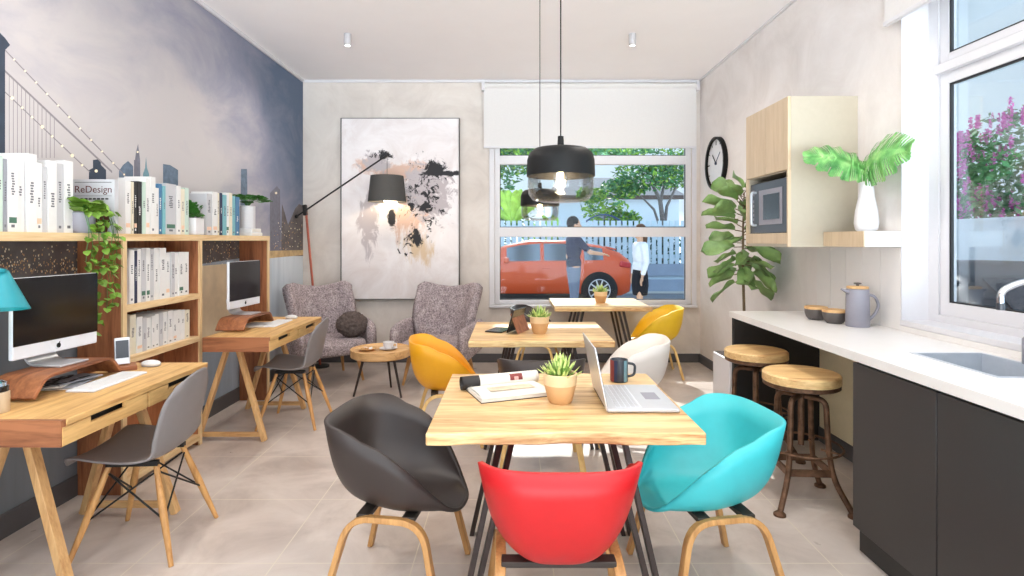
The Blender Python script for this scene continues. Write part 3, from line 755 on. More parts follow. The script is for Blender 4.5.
# teal lamp
t = thing('desk_lamp', 'teal desk lamp at the left edge beside the computer', 'lamp', (-2.05, 2.10, DZ - 0))
MB().lathe([(0, 0), (.07, 0), (.07, .012), (.02, .02), (0, .02)], n=32).build('base', 'lamp_teal', t)
MB().tube(round_path([(0, 0, .02), (-.02, -.03, .28), (-.02, .0, .53), (.0, .06, .57), (.02, .1, .51)], .06, 8), .007, 10).build('arm', 'lamp_teal', t)
sh = MB().lathe([(.026, .155), (.03, .155), (.1, .0), (.096, 0), (.026, .15), (.026, .155)], n=40)
M = Matrix.Translation((.03, .12, .375)) @ Euler((R(-8), R(-6), 0)).to_matrix().to_4x4(); sh.v = [tuple(M @ Vector(v)) for v in sh.v]; sh.build('shade', 'lamp_teal', t)
MB().ell((.03, .12, .435), (.022, .022, .03), 14, 8).build('bulb', 'bulb_lamp', t)
MB().lathe([(0, .51), (.026, .525), (.026, .535), (0, .54)], (.03, .12, 0), 20).build('cap', 'lamp_teal', t)
# ------------------------------------------------------------------ Moulded desk chairs
def make_desk_chair(label):
    t = thing('desk_chair', label, 'chair')
    prof = [(.235, .425), (.215, .442), (.16, .446), (.06, .432), (-.05, .424), (-.12, .432), (-.165, .465), (-.19, .53), (-.212, .62), (-.236, .72), (-.25, .80)]
    wd = [.165, .205, .225, .232, .232, .226, .218, .212, .208, .19, .13]
    def cat(a, q):
        q = q * (len(a) - 1); i = min(int(q), len(a) - 2); f = q - i
        p = [a[max(i - 1, 0)], a[i], a[i + 1], a[min(i + 2, len(a) - 1)]]
        def ip(p0, p1, p2, p3): return .5 * (2 * p1 + (p2 - p0) * f + (2 * p0 - 5 * p1 + 4 * p2 - p3) * f * f + (3 * p1 - p0 - 3 * p2 + p3) * f ** 3)
        return tuple(ip(*[k[j] for k in p]) for j in range(2)) if isinstance(a[0], tuple) else ip(*p)
    def sh(u, v):
        x, z = cat(prof, v); w = cat(wd, v); s = 2 * u - 1
        back = max(0, min(1, (v - .5) / .2)); c = abs(s) ** 2.4
        x += back * .045 * c; z += (1 - back) * .028 * c * (1 if v > .12 else v / .12)
        if v > .85: z -= .05 * c * (v - .85) / .15
        return (x, s * w, z)
    MB().grid(sh, 20, 40).build('shell', 'shell_grey', t, solid=.008, angle=60, offset=0)
    for sx in (-1, 1):
        for sy in (-1, 1):
            a = Vector((sx * .10 - .01, sy * .115, .40)); b = Vector((sx * .215 - .01, sy * .215, 0))
            MB().tube([a, a.lerp(b, .45), a.lerp(b, .9), b], [.0115, .0165, .011, .010], 12).build('leg', 'leg_wood', t)
    br = MB()
    def lp(sx, sy, q): return Vector((sx * .10 - .01, sy * .115, .40)).lerp(Vector((sx * .215 - .01, sy * .215, 0)), q)
    for (a, b) in (((-1, -1), (1, -1)), ((-1, 1), (1, 1)), ((-1, -1), (-1, 1)), ((1, -1), (1, 1))):
        br.tube([lp(*a, .06), lp(*b, .55)], .0042, 8); br.tube([lp(*a, .55), lp(*b, .06)], .0042, 8)
    br.build('wire_brace', 'steel_black', t)
    for s in (-1, 1): MB().box(-.12, .10, s * .115 - .012, s * .115 + .012, .398, .421).build('bracket', 'steel_black', t, bevel=.002)
    return t
dc = make_desk_chair('grey moulded chair with wooden legs at the nearer desk'); place(dc, (-1.70, 2.62, 0), R(184))
place(copy_tree(dc), (-1.68, 4.36, 0), R(182), 'grey moulded chair with wooden legs at the farther desk')

# ------------------------------------------------------------------ books
ORD = ['first', 'second', 'third', 'fourth', 'fifth', 'sixth', 'seventh', 'eighth', 'ninth', 'tenth', 'eleventh', 'twelfth', 'thirteenth', 'fourteenth', 'fifteenth', 'sixteenth', 'seventeenth', 'eighteenth', 'nineteenth', 'twentieth']
rb = random.Random(11)
def make_book(y, w, h, d, colr, z, label, group, xf=BX - .03, marks=1, lean=0):
    """spine faces the room (+X), thickness along Y"""
    t = thing('book', label, 'book', (xf - d / 2, y + w / 2, z + .0004), 0, group)
    b = min(.003, w * .12); hd = d / 2; hw = w / 2
    cv = MB().box(-hd, hd, -hw, -hw + b, 0, h).box(-hd, hd, hw - b, hw, 0, h).box(hd - b, hd, -hw + b, hw - b, 0, h)
    MB().box(-hd + .004, hd - b - .0003, -hw + b + .0002, hw - b - .0002, .004, h - .005).build('pages', 'paper', t)
    if marks:
        m = MB(); ink = 0 if colr not in ('black', 'navy', 'blue') else 1; x = hd + .0004
        wd = w * .45
        z0 = h * rb.uniform(.35, .6); n = rb.randint(4, 9)
        for i in range(n):      # illegible title running up the spine
            zz = z0 + i * h * .035
            if zz > h * .93: break
            m.box(hd, x, -wd * rb.uniform(.2, .5), wd * rb.uniform(.2, .5), zz, zz + h * .022, ink)
        if rb.random() < .5: m.box(hd, x, -wd * .4, wd * .4, h * .06, h * .1, ink)
        if rb.random() < .25: m.box(hd, x, -hw * .8, hw * .8, h * .12, h * .2, rb.choice([2, 3]))
        cv.v += m.v and []; n0 = len(cv.v); cv.v += m.v; cv.f += [[i + n0 for i in f] for f in m.f]; cv.m += [k + 1 for k in m.m]
    cv.build('cover', ['book_' + colr, 'spine_ink', 'book_white', 'spine_orange', 'spine_green'], t)
    return t
def fy(px, X=BX - .03): return F * -X / (CX - px)
CN = {'pale_grey': 'pale grey'}
def row(items, z, where, group, d=.17, xf=BX - .03):
    """items: (px0, px1, top py, colour) as read along the spines from left to right"""
    for i, (a, b, top, c) in enumerate(items):
        y0, y1 = fy(a, xf), fy(b, xf); ym = (y0 + y1) / 2
        h = EYE + (HY - top) * ym / F - z
        make_book(y0 + .0008, y1 - y0 - .0016, h, d * rb.uniform(.92, 1), c, z, f'{ORD[i]} from left, {CN.get(c, c)} book {where}', group, xf - rb.uniform(0, .008))
row([(-9, -2, 158, 'white'), (-1.5, 4, 156, 'mint'), (4.2, 8, 159, 'grey'), (8.2, 18, 159, 'white'), (18.2, 26, 159, 'white'), (27, 37, 154, 'white'), (37.2, 43, 163, 'white'), (43.2, 48, 167, 'pale_grey'), (48.2, 57, 161, 'white'), (58, 65, 164, 'pale_grey'), (65.3, 74, 161, 'white')],
    BT, 'at the near end of the bookcase top', 'white binders on the bookcase top')
row([(126, 131.5, 181, 'white'), (131.8, 134.3, 182, 'cream'), (134.6, 138, 182, 'black'), (138.3, 142.6, 181.5, 'black'), (143, 146.5, 182, 'mint'), (146.8, 150.8, 178, 'white'), (151, 156, 177, 'white'), (156.3, 159.5, 188, 'white'), (159.8, 163, 184, 'blue'), (163.3, 166, 186, 'teal'), (166.6, 177, 184, 'pale_grey'), (177.3, 181, 186, 'white'), (181.3, 185, 189, 'cream'), (185.2, 189, 188, 'mint')],
    BT, 'in the row right of the vine', 'mixed books right of the vine')
row([(207.5, 213, 194, 'pale_grey'), (213.2, 218, 192, 'white'), (218.2, 220.5, 193, 'cream'), (220.7, 223, 193, 'navy'), (223.2, 227, 195, 'teal'), (227.2, 230, 193, 'white'), (230.2, 233, 193, 'cream'), (233.2, 236, 196, 'teal'), (236.2, 240, 197, 'blue')],
    BT, 'between the two white planters', 'books between the white planters')
row([(130, 135, 250, 'white'), (135.3, 138, 251, 'navy'), (138.3, 142, 249, 'white'), (142.2, 147, 248, 'pale_grey'), (147.2, 151, 248, 'white'), (151.2, 155, 249, 'pale_grey'), (155.3, 160, 248, 'white'), (160.3, 166.5, 248, 'white'), (167, 171, 253, 'white'), (171.3, 175, 252, 'pale_grey'), (175.3, 179, 253, 'white'), (179.3, 184, 252, 'white'), (184.3, 189.5, 252, 'white')],
    1.036, 'on the middle shelf of the bookcase', 'books on the middle shelf')
row([(131, 137, 315, 'cream'), (137.3, 143, 317, 'white'), (143.3, 147, 318, 'pale_grey'), (147.3, 152, 318, 'white'), (152.2, 156, 316, 'white'), (156.3, 160, 314, 'white'), (160.3, 164, 313, 'pale_grey'), (164.2, 168, 312, 'white'), (168.3, 173, 311, 'white'), (173.3, 177, 311, 'white'), (177.2, 181, 310, 'white'), (181.3, 185, 310, 'white'), (185.3, 190, 310, 'cream')],
    .746, 'on the lower bookcase shelf', 'books on the lower shelf')
# magazine shown cover first
def text_mesh(name, body, size, mat, parent, M, extrude=.0006):
    cu = bpy.data.curves.new(name, 'FONT'); cu.body = body; cu.size = size; cu.extrude = extrude; cu.align_x = 'CENTER'
    tmp = bpy.data.objects.new(name + '_t', cu); C.objects.link(tmp)
    bpy.context.view_layer.update()
    me = bpy.data.meshes.new_from_object(tmp.evaluated_get(bpy.context.evaluated_depsgraph_get()))
    bpy.data.objects.remove(tmp); bpy.data.curves.remove(cu)
    me.transform(M); me.materials.clear(); me.materials.append(MATS[mat])
    o = bpy.data.objects.new(name, me); C.objects.link(o); o.parent = parent; return o
t = thing('magazine', 'pale magazine with dark red title standing cover forward behind the vine', 'magazine', (-2.20, 2.985, BT + .0004))
MB().box(-.125, .10, 0, .004, 0, .285).box(-.125, .10, .026, .03, 0, .285).box(.0965, .10, .004, .026, 0, .285).build('cover', 'book_pale_grey', t)
MB().box(-.12, .096, .0042, .0258, .003, .281).build('pages', 'paper', t)
MF = Matrix(((1, 0, 0, -.012), (0, 0, -1, -.0004), (0, 1, 0, .215), (0, 0, 0, 1)))
text_mesh('title', 'ReDesign', .052, 'cover_maroon', t, MF)
m = MB().box(-.11, .085, -.001, 0, .268, .2705).box(-.11, .085, -.001, 0, .197, .1985)
for i in range(7): m.box(-.08 + i * .022, -.064 + i * .022, -.001, 0, .178, .186)
m.build('subtitle', 'print_dark', t)
m = MB(); poly = [(-.02, .005), (.06, .005), (.075, .07), (.07, .13), (.05, .155), (.0, .155), (-.012, .12), (-.02, .06)]
m.prism(poly, lambda a, b, d: (a, d, b), -.0012, 0, 0); m.build('cover_picture', 'cover_maroon', t)
t = thing('storage_box', 'small black box behind the trailing vine pot', 'box', (-2.30, 2.83, BT + .0004))
MB().box(-.06, .05, -.05, .05, 0, .20).build('body', 'black_matte', t, bevel=.004); MB().box(-.063, .053, -.053, .053, .201, .225).build('lid', 'black_matte', t, bevel=.003)
# trailing vine
t = thing('trailing_vine', 'green vine in a stone pot trailing down over the bookcase edge', 'potted plant', (-2.165, 2.84, BT + .0004))
MB().lathe([(0, 0), (.045, 0), (.056, .02), (.06, .10), (.055, .104), (.05, .1), (.05, .085), (0, .085)], n=28).build('pot', 'ceramic_grey', t)
MB().lathe([(0, .09), (.05, .088), (.05, .085), (0, .0845)], n=20).build('soil', 'soil', t)
rv = random.Random(21); lf = MB(); st = MB()
def vleaf(mb, p, d, s, rng, fold=.25):
    d = d.normalized(); side = d.cross(Vector((rng.uniform(-.4, .4), rng.uniform(-.4, .4), 1)))
    if side.length < .05: side = Vector((1, 0, 0))
    side.normalize(); n = side.cross(d).normalized()
    o = [(-.05, 0), (.12, .38), (.4, .5), (.7, .3), (1, 0)]
    vs = [p + d * s * a for a in (-.0, .35, .7, 1.0)]
    L_ = [p + d * s * .05 + side * s * .34 + n * s * fold * .34, p + d * s * .38 + side * s * .46 + n * s * fold * .5, p + d * s * .72 + side * s * .27 + n * s * fold * .25]
    R_ = [p + d * s * .05 - side * s * .34 + n * s * fold * .34, p + d * s * .38 - side * s * .46 + n * s * fold * .5, p + d * s * .72 - side * s * .27 + n * s * fold * .25]
    mb.add(vs + L_ + R_, [(0, 4, 5, 1), (1, 5, 6, 2), (2, 6, 3), (0, 1, 8, 7), (1, 2, 9, 8), (2, 3, 9)])
strands = [(.07, .01, .62), (.075, .05, .50), (.065, -.035, .40), (.08, .09, .36), (.07, .12, .46), (.07, -.06, .2), (.075, .03, .30), (.065, .15, .26)]
for (sx, sy, ln) in strands:
    pts = [Vector((.01, sy * .3, .09)), Vector((.04, sy * .6, .15)), Vector((sx - .012, sy, .11))]
    k = int(ln / .05); ph = rv.uniform(0, .045)
    for i in range(k): pts.append(Vector((sx + rv.uniform(-.008, .012) - (0 if i else 0), sy + rv.uniform(-.012, .012) + .015 * math.sin(i), .06 - ph - i * .05 + rv.uniform(-.012, .012))))
    st.tube(pts, .0016, 5)
    for i, p in enumerate(pts[1:]):
        for q in range(2 if i < 4 else 2):
            dd = Vector((rv.uniform(.1, .8), rv.uniform(-1, 1), rv.uniform(-1.1, .2)))
            vleaf(lf, p + Vector((.003, 0, 0)), dd, rv.uniform(.03, .048), rv)
for i in range(46):
    a = rv.uniform(0, 2 * PI); p = Vector((math.cos(a) * .035, math.sin(a) * .05, .1 + rv.uniform(0, .05)))
    vleaf(lf, p, Vector((math.cos(a) + .5, math.sin(a) * 1.2, rv.uniform(-.1, .9))), rv.uniform(.05, .075), rv)
st.build('stem', 'leaf_dark', t); lf.build('foliage', 'leaf_vine', t, angle=80)
# white planters on top
t = thing('potted_herb', 'small green herb in a square white pot between book rows', 'potted plant', (-2.2, fy(198) - .0, BT + .0004))
MB().box(-.07, .055, -.055, .055, 0, .115).build('pot', 'ceramic_white', t, bevel=.006)
lf = MB()
for i in range(170):
    a = rv.uniform(0, 2 * PI); el = rv.uniform(0, 1.4); r_ = rv.uniform(.4, 1)
    p = Vector((math.cos(a) * math.cos(el) * .07 * r_, math.sin(a) * math.cos(el) * .07 * r_, .115 + math.sin(el) * .11 * r_))
    vleaf(lf, p, Vector((math.cos(a), math.sin(a), math.sin(el) + .2)), .026, rv)
lf.build('foliage', 'leaf_dark', t, angle=80)
MB().box(-.06, .045, -.045, .045, .1152, .118).build('soil', 'soil', t)
t = thing('book', 'white book lying flat under the tall white planter, lower of two', 'book', (-2.21, fy(254), BT + .0004), 0, 'stacked books under the planter')
MB().box(-.09, .075, -.10, .10, 0, .028).build('cover', 'book_white', t, bevel=.003); MB().box(-.088, .077, -.098, .098, .004, .024).build('pages', 'paper', t)
t = thing('book', 'white book lying flat directly beneath the tall white planter', 'book', (-2.21, fy(254), BT + .029), 0, 'stacked books under the planter')
MB().box(-.085, .07, -.085, .085, 0, .032).build('cover', 'book_white', t, bevel=.003); MB().box(-.083, .072, -.083, .083, .004, .028).build('pages', 'paper', t)
t = thing('potted_fern', 'spreading green fern in a tall white planter at bookcase end', 'potted plant', (-2.21, fy(253.5), BT + .0616))
MB().lathe([(0, 0), (.058, 0), (.06, .004), (.06, .185), (.055, .188), (.05, .184), (.05, .17), (0, .17)], n=30).build('pot', 'ceramic_white', t)
lf = MB(); st = MB()
for i in range(34):
    a = rv.uniform(0, 2 * PI); L0 = rv.uniform(.12, .24); pts = []
    for k in range(7):
        q = k / 6; pts.append(Vector((math.cos(a) * L0 * q * .7, math.sin(a) * L0 * q, .17 + .30 * q - .24 * q * q)))
    st.tube(pts, .0012, 4)
    for k in range(1, 7):
        for s in (-1, 1): vleaf(lf, pts[k], Vector((math.cos(a + s * 1.1), math.sin(a + s * 1.1), rv.uniform(.0, .5))), .034, rv)
st.build('stem', 'leaf_dark', t); lf.build('foliage', 'leaf_dark', t, angle=80)
MB().lathe([(0, .172), (.05, .172), (.05, .17), (0, .1695)], n=20).build('soil', 'soil', t)

# ------------------------------------------------------------------ lounge corner
def make_wing(label, loc, rz):
    t = thing('wingback_armchair', label, 'armchair', loc, rz)
    def back(u, v):
        s = 2 * u - 1; a = abs(s)
        w = .29 + .075 * v + .02 * math.sin(PI * v)
        top = .90 + .065 * a ** 1.6 - .05 * max(0, a - .86) / .14
        z = .34 + (top - .34) * v
        x = -.22 - .15 * v + .20 * a ** 3 * (.55 + .45 * math.sin(PI * min(1, v * 1.1))) 
        return (x, s * w, z)
    MB().grid(back, 28, 20).build('backrest', 'tweed', t, solid=.085, angle=80, offset=-1, bevel=0)
    def cush(cx, cy, cz, rx, ry, rz_, e=.45):
        m = MB(); nu, nv = 32, 16
        def f(u, v):
            th = 2 * PI * u; ph = -PI / 2 + PI * v
            c = spow(math.cos(ph), e)
            return (cx + rx * c * spow(math.cos(th), e), cy + ry * c * spow(math.sin(th), e), cz + rz_ * spow(math.sin(ph), e))
        return m.grid(f, nu, nv, 0, True)
    cush(.04, 0, .35, .33, .32, .085, .5).build('seat', 'tweed', t, angle=80)
    for s in (-1, 1):
        def arm(u, v):
            th = 2 * PI * u; q = v
            x = -.24 + .56 * q; z = .60 - .04 * q + .02 * math.sin(PI * q); y = s * (.345 + .03 * math.sin(PI * q))
            top = .05 * (1 - .3 * q); bot = z - .30 - .02 * q
            e = .7; k = max(.02, math.sin(PI * min(max(q, .0), 1)) ** .25) if q in (0, 1) else 1
            zc = (z + bot) / 2; hh = (z - bot) / 2
            return (x + (.0), y + .05 * k * spow(math.cos(th), e), zc + hh * (k if k < 1 else 1) * spow(math.sin(th), e))
        MB().grid(arm, 24, 16, 0, True).build('armrest', 'tweed', t, angle=80)
    for sx, sy in ((1, 1), (1, -1), (-1, 1), (-1, -1)):
        MB().tube([(sx * .20, sy * .22, .29), (sx * .26, sy * .27, 0)], [.022, .012], 12).build('leg', 'leg_wood', t)
    return t
make_wing('grey tweed wingback armchair by the mural with a dark fur cushion', (-1.86, 5.69, 0), R(-52))
make_wing('grey tweed wingback armchair in front of the canvas painting', (-.72, 5.62, 0), R(-106))
t = thing('fur_cushion', 'dark furry cushion on the armchair beside the mural', 'cushion', (-1.60, 5.66, .44), R(-52))
m = MB().ell((0, 0, .115), (.075, .155, .12), 60, 40, 0, (0, R(-18), 0)); rf = random.Random(2)
m.v = [tuple(Vector(v) + Vector((v[0], v[1], v[2] - .115)).normalized() * rf.uniform(-.006, .016)) for v in m.v]; m.build('cover', 'fur_dark', t, angle=180)
t = thing('coffee_table', 'round low coffee table with a wooden top and three dark legs', 'table', (-1.19, 5.13, 0))
MB().lathe([(0, .345), (.252, .345), (.268, .355), (.27, .418), (.262, .42), (.255, .408), (0, .406)], n=56).build('tabletop', 'redwood_x' if False else 'oak_x', t)
for a in (200, 330, 80): MB().tube([(.15 * math.cos(R(a)), .15 * math.sin(R(a)), .346), (.24 * math.cos(R(a)), .24 * math.sin(R(a)), 0)], [.013, .009], 10).build('leg', 'steel_brown', t)
t = thing('coffee_cup', 'white cup on its saucer on the round coffee table', 'cup', (-1.12, 5.12, .4085))
MB().lathe([(0, 0), (.045, 0), (.08, .012), (.082, .016), (.045, .006), (0, .005)], n=32).build('saucer', 'ceramic_white', t)
MB().lathe([(0, .007), (.03, .008), (.045, .035), (.05, .07), (.046, .07), (.04, .035), (.026, .014), (0, .014)], n=32).build('cup', 'ceramic_white', t)
MB().tube(round_path([(.047, 0, .058), (.078, 0, .055), (.07, 0, .022), (.04, 0, .024)], .02, 5), .005, 8).build('handle', 'ceramic_white', t)
t = thing('snack_dish', 'shallow orange dish of biscuits left of the white cup', 'dish', (-1.30, 5.08, .4085))
MB().lathe([(0, 0), (.05, 0), (.085, .02), (.082, .023), (.05, .006), (0, .005)], n=30).build('dish', 'oak_y', t)
m = MB()
for i in range(7): m.obox((.045 * math.cos(i * 2.4) * (i / 7) ** .5, .045 * math.sin(i * 2.4) * (i / 7) ** .5, .014 + .004 * (i % 3)), (.04, .035, .012), (.2 * (i % 2), .2, i), i % 2)
m.build('biscuits', ['oak_x', 'book_white'], t, bevel=.004)
# floor lamp
t = thing('floor_lamp', 'long armed floor lamp with dark shade in front of the canvas', 'lamp', (-2.12, 6.24, 0))
MB().lathe([(0, 0), (.10, 0), (.10, .018), (.02, .024), (0, .024)], n=30).build('base', 'steel_black', t)
MB().tube([(.0, 0, .02), (-.155, .0, 1.71)], .013, 12).build('pole', 'copper_wood', t)
MB().obox((-.165, 0, 1.73), (.04, .05, .12), (0, R(-5), 0)).build('joint', 'steel_black', t, bevel=.006)
MB().tube([(-.25, -.02, 1.66), (.745, -.02, 2.335)], .009, 10).build('arm', 'steel_black', t)
MB().ell((-.25, -.02, 1.66), (.022, .022, .022), 14, 8).build('counterweight', 'steel_black', t)
MB().tube([(.745, -.02, 2.335), (.745, -.02, 2.0)], .0028, 6).build('cord', 'canvas_edge', t)
MB().lathe([(.175, 2.105), (.178, 2.105), (.208, 1.82), (.205, 1.82), (.175, 2.105)], (.745, -.02, 0), 48).build('shade', 'shade_grey', t)
MB().lathe([(0, 2.09), (.172, 2.09), (.172, 2.085), (0, 2.085)], (.745, -.02, 0), 36).build('shade_top', 'shade_grey', t)
MB().ell((.745, -.02, 1.85), (.04, .04, .05), 16, 10).build('bulb', 'bulb_lamp', t)
l = bpy.data.lights.new('lamp_glow', 'POINT'); l.energy = 8; l.color = (1, .78, .5); l.shadow_soft_size = .03
lo = bpy.data.objects.new('lamp_glow', l); C.objects.link(lo); lo.parent = t; lo.location = (.745, -.02, 1.93)
flat('leaf_hedge', col(46, 84, 84), .7, var=.3)
# ------------------------------------------------------------------ kitchen run along the right wall
CF = 1.53; CT = .90; CYF = 3.98; CYN = .95
sx0, sx1, sy0, sy1 = 1.775, 2.07, 2.06, 2.49
t = thing('worktop', 'long white stone worktop along the right wall under the window', 'worktop', (0, 0, 0))
MB().box(CF, sx0, CYN, CYF, CT - .04, CT).box(sx1, XR - .001, CYN, CYF, CT - .04, CT).box(sx0, sx1, CYN, sy0, CT - .04, CT).box(sx0, sx1, sy1, CYF, CT - .04, CT).build('slab', 'stone_white', t)
MB().box(XR - .02, XR - .001, CYN, 3.105, CT, CT + .03).build('upstand', 'stone_white', t, bevel=.002)
def unit(label, y0, y1, hx=0):
    t = thing('base_cabinet', label, 'cabinet', (CF + .01, (y0 + y1) / 2, 0)); h = (y1 - y0) / 2; d = XR - CF - .012
    MB().box(.021, d, -h + .001, h - .001, .113, .72).box(.021, d, h - .02, h - .001, .7201, CT - .041).box(.021, .04, -h + .001, h - .0201, .7201, CT - .041).build('body', 'laminate_dark', t)
    MB().box(0, .02, -h + .002, h - .002, .113, CT - .052).build('door', 'laminate_dark', t, bevel=.002)
    MB().box(.03, d - .05, -h + .001, h - .004, 0, .112).build('plinth', 'panel_black', t)
unit('dark flat fronted base cabinet at the stool end under the sink', 2.05, 2.555)
unit('dark flat fronted base cabinet nearest the camera at right edge', 1.56, 2.048)
unit('dark base cabinet run at the near end of worktop', .97, 1.558)
t = thing('end_panel', 'black panel closing the far end of the white worktop', 'panel', (1.85, 3.955, 0))
MB().box(-.30, .296, -.012, .012, 0, CT - .041).build('board', 'panel_black', t)
MB().box(-.302, -.26, .0125, .02, 0, CT - .041).build('edge_strip', 'steel_black', t)
struct('trim_4', MB().box(XR - .006, XR - .0005, 2.56, CYF, .1, CT - .042), 'wall_warm_lit', 'cream strip coloured as warm light on the wall under the worktop')  # thin strip over the wall; warm light under the worktop put into its colour
bs = MB()
for i in range(5):
    y = 3.12 + i * .172; bs.box(XR - .008, XR - .001, y, min(y + .169, CYF), CT + .001, 1.356)
struct('trim_5', bs, 'stone_white', 'white upright tiles of the splashback', bevel=.001)
# sink
t = thing('kitchen_sink', 'stainless steel sink sunk into the white worktop', 'sink', (0, 0, 0))
b = MB(); zt, zb = CT + .002, CT - .16; e = .014
b.box(sx0 - e, sx0 + .002, sy0 - e, sy1 + e, CT, zt).box(sx1 - .002, sx1 + e, sy0 - e, sy1 + e, CT, zt).box(sx0, sx1, sy0 - e, sy0 + .002, CT, zt).box(sx0, sx1, sy1 - .002, sy1 + e, CT, zt)
b.build('rim', 'steel', t)
b = MB(); i_ = .003
b.box(sx0 + i_, sx0 + i_ + .002, sy0 + i_, sy1 - i_, zb, CT).box(sx1 - i_ - .002, sx1 - i_, sy0 + i_, sy1 - i_, zb, CT).box(sx0 + i_, sx1 - i_, sy0 + i_, sy0 + i_ + .002, zb, CT).box(sx0 + i_, sx1 - i_, sy1 - i_ - .002, sy1 - i_, zb, CT).box(sx0 + i_, sx1 - i_, sy0 + i_, sy1 - i_, zb - .002, zb)
b.build('bowl', 'steel', t)
MB().lathe([(0, zb + .001), (.035, zb + .001), (.035, zb + .004), (.02, zb + .003), (0, zb + .002)], ((sx0 + sx1) / 2, (sy0 + sy1) / 2, 0), 24).build('drain', 'chrome', t)
t = thing('kitchen_tap', 'curved chrome tap over the sink below the window', 'tap', (2.10, 2.15, CT + .0005))
MB().lathe([(0, 0), (.026, 0), (.026, .05), (.02, .06), (0, .06)], n=24).build('base', 'chrome', t)
MB().tube(round_path([(0, 0, .05), (0, 0, .335), (-.11, .04, .345), (-.185, .065, .30), (-.185, .065, .235)], .09, 8), .012, 14).build('spout', 'chrome', t)
MB().lathe([(0, 0), (.014, 0), (.014, .028), (0, .028)], (-.185, .065, .225), 16).build('aerator', 'dark_panel', t)
MB().beam((0, .02, .09), (-.02, .10, .12), .014, .012).build('lever', 'chrome', t, bevel=.003)
t = thing('soap_dispenser', 'dark grey soap pump at the right edge under the window', 'dispenser', (2.085, 2.27, CT + .0005))
MB().lathe([(0, 0), (.027, 0), (.028, .004), (.028, .10), (.012, .12), (.012, .14), (0, .14)], n=24).build('bottle', 'ceramic_grey', t)
MB().lathe([(0, .14), (.006, .14), (.006, .165), (.016, .167), (.016, .178), (0, .178)], n=16).build('pump', 'ceramic_dark', t)
MB().beam((0, 0, .172), (-.04, -.02, .168), .009, .008).build('nozzle', 'ceramic_dark', t)
# jug and bowls
t = thing('coffee_jug', 'grey insulated coffee jug with wooden lid on the worktop', 'jug', (2.0, 3.27, CT + .0005), R(0))
MB().lathe([(0, 0), (.060, 0), (.063, .004), (.060, .18), (.058, .215), (.054, .218), (0, .218)], n=36).build('body', 'ceramic_grey', t)
MB().lathe([(0, .2185), (.056, .2185), (.056, .232), (0, .234)], n=32).build('lid', 'oak_x', t, bevel=.002)
MB().lathe([(0, .234), (.007, .234), (.008, .242), (.02, .246), (.02, .252), (0, .254)], n=20).build('knob', 'ceramic_dark', t)
MB().sweep([(-.052, 0, .195), (-.075, 0, .207), (-.095, 0, .216)], [(-.02, -.008), (.02, -.008), (.012, .01), (-.012, .01)], scales=[1, .7, .35]).build('spout', 'ceramic_grey', t)
MB().tube(round_path([(.056, 0, .185), (.10, 0, .175), (.125, 0, .12), (.10, 0, .07), (.068, 0, .04)], .05, 5), .0085, 12).build('handle', 'ceramic_grey', t)
def bowl(label, x, y, r):
    t = thing('lidded_bowl', label, 'bowl', (x, y, CT + .0005))
    MB().lathe([(0, 0), (r * .62, 0), (r * .85, .016), (r * .98, .045), (r, .066), (0, .066)], n=36).build('bowl', 'ceramic_dark', t)
    MB().lathe([(0, .0665), (r * 1.01, .0665), (r * 1.01, .079), (r * .98, .082), (0, .082)], n=36).build('lid', 'oak_x', t)
bowl('dark round bowl with wooden lid, farther from the jug', 1.915, 3.56, .066); bowl('dark round bowl with wooden lid next to the jug', 1.94, 3.40, .066)
# wall cabinet, microwave, shelf
cy0, cy1, cx0, cz0, cz1 = 3.516, 4.146, 1.717, 1.356, 2.296
t = thing('wall_cabinet', 'pale wood wall cabinet with open niche holding a microwave', 'cabinet', (0, 0, 0))
MB().box(cx0 + .02, XR - .001, cy0, cy0 + .018, cz0, cz1).box(cx0 + .02, XR - .001, cy1 - .018, cy1, cz0, cz1).box(cx0 + .02, XR - .001, cy0 + .018, cy1 - .018, cz1 - .018, cz1).box(cx0 + .005, XR - .001, cy0 + .018, cy1 - .018, cz0, cz0 + .02).box(cx0 + .02, XR - .001, cy0 + .018, cy1 - .018, 1.835, 1.853).box(XR - .012, XR - .002, cy0 + .018, cy1 - .018, cz0 + .02, cz1 - .018).build('body', 'cabinet_side', t)
MB().box(cx0, cx0 + .0195, cy0, cy0 + .016, cz0, 1.84).box(cx0, cx0 + .0195, cy1 - .016, cy1, cz0, 1.84).box(cx0, cx0 + .0195, cy0 + .0161, cy1 - .0161, cz0 + .0201, 1.445).build('niche_frame', 'birch_z', t)
for a, b in ((cy0, (cy0 + cy1) / 2 - .001), ((cy0 + cy1) / 2 + .001, cy1)): MB().box(cx0, cx0 + .0195, a + .001, b, 1.842, cz1).build('door', 'birch_z', t, bevel=.002)
MB().box(cx0 + .02, XR - .015, cy0 + .0185, cy1 - .0185, 1.425, 1.444).build('niche_floor', 'birch_z', t)
t = thing('microwave_oven', 'black built in microwave inside the pale wall cabinet', 'microwave', (cx0 + .022, (cy0 + cy1) / 2, 1.4445))
MB().box(.02, .36, -.29, .29, .001, .355).build('body', 'black_gloss', t)
MB().box(0, .0195, -.29, .29, .002, .354).build('door', 'dark_panel', t, bevel=.004)
MB().box(-.004, -.0005, -.2, .14, .06, .30).build('door_frame', 'ceramic_grey', t, bevel=.002)
MB().box(-.006, -.0042, -.165, .07, .095, .265).build('window', 'screen_black', t)
MB().tube(round_path([(-.001, .19, .06), (-.035, .19, .06), (-.035, .19, .29), (-.001, .19, .29)], .02, 4), .009, 10).build('handle', 'steel', t)
k = MB()
for i in range(6): k.box(-.002, -.0002, .225, .26, .06 + i * .032, .08 + i * .032)
k.box(-.002, -.0002, .22, .27, .27, .31); k.build('control_panel', 'ceramic_grey', t)
t = thing('wall_shelf', 'short thick white shelf between wall cabinet and kitchen window', 'shelf', (0, 0, 0))
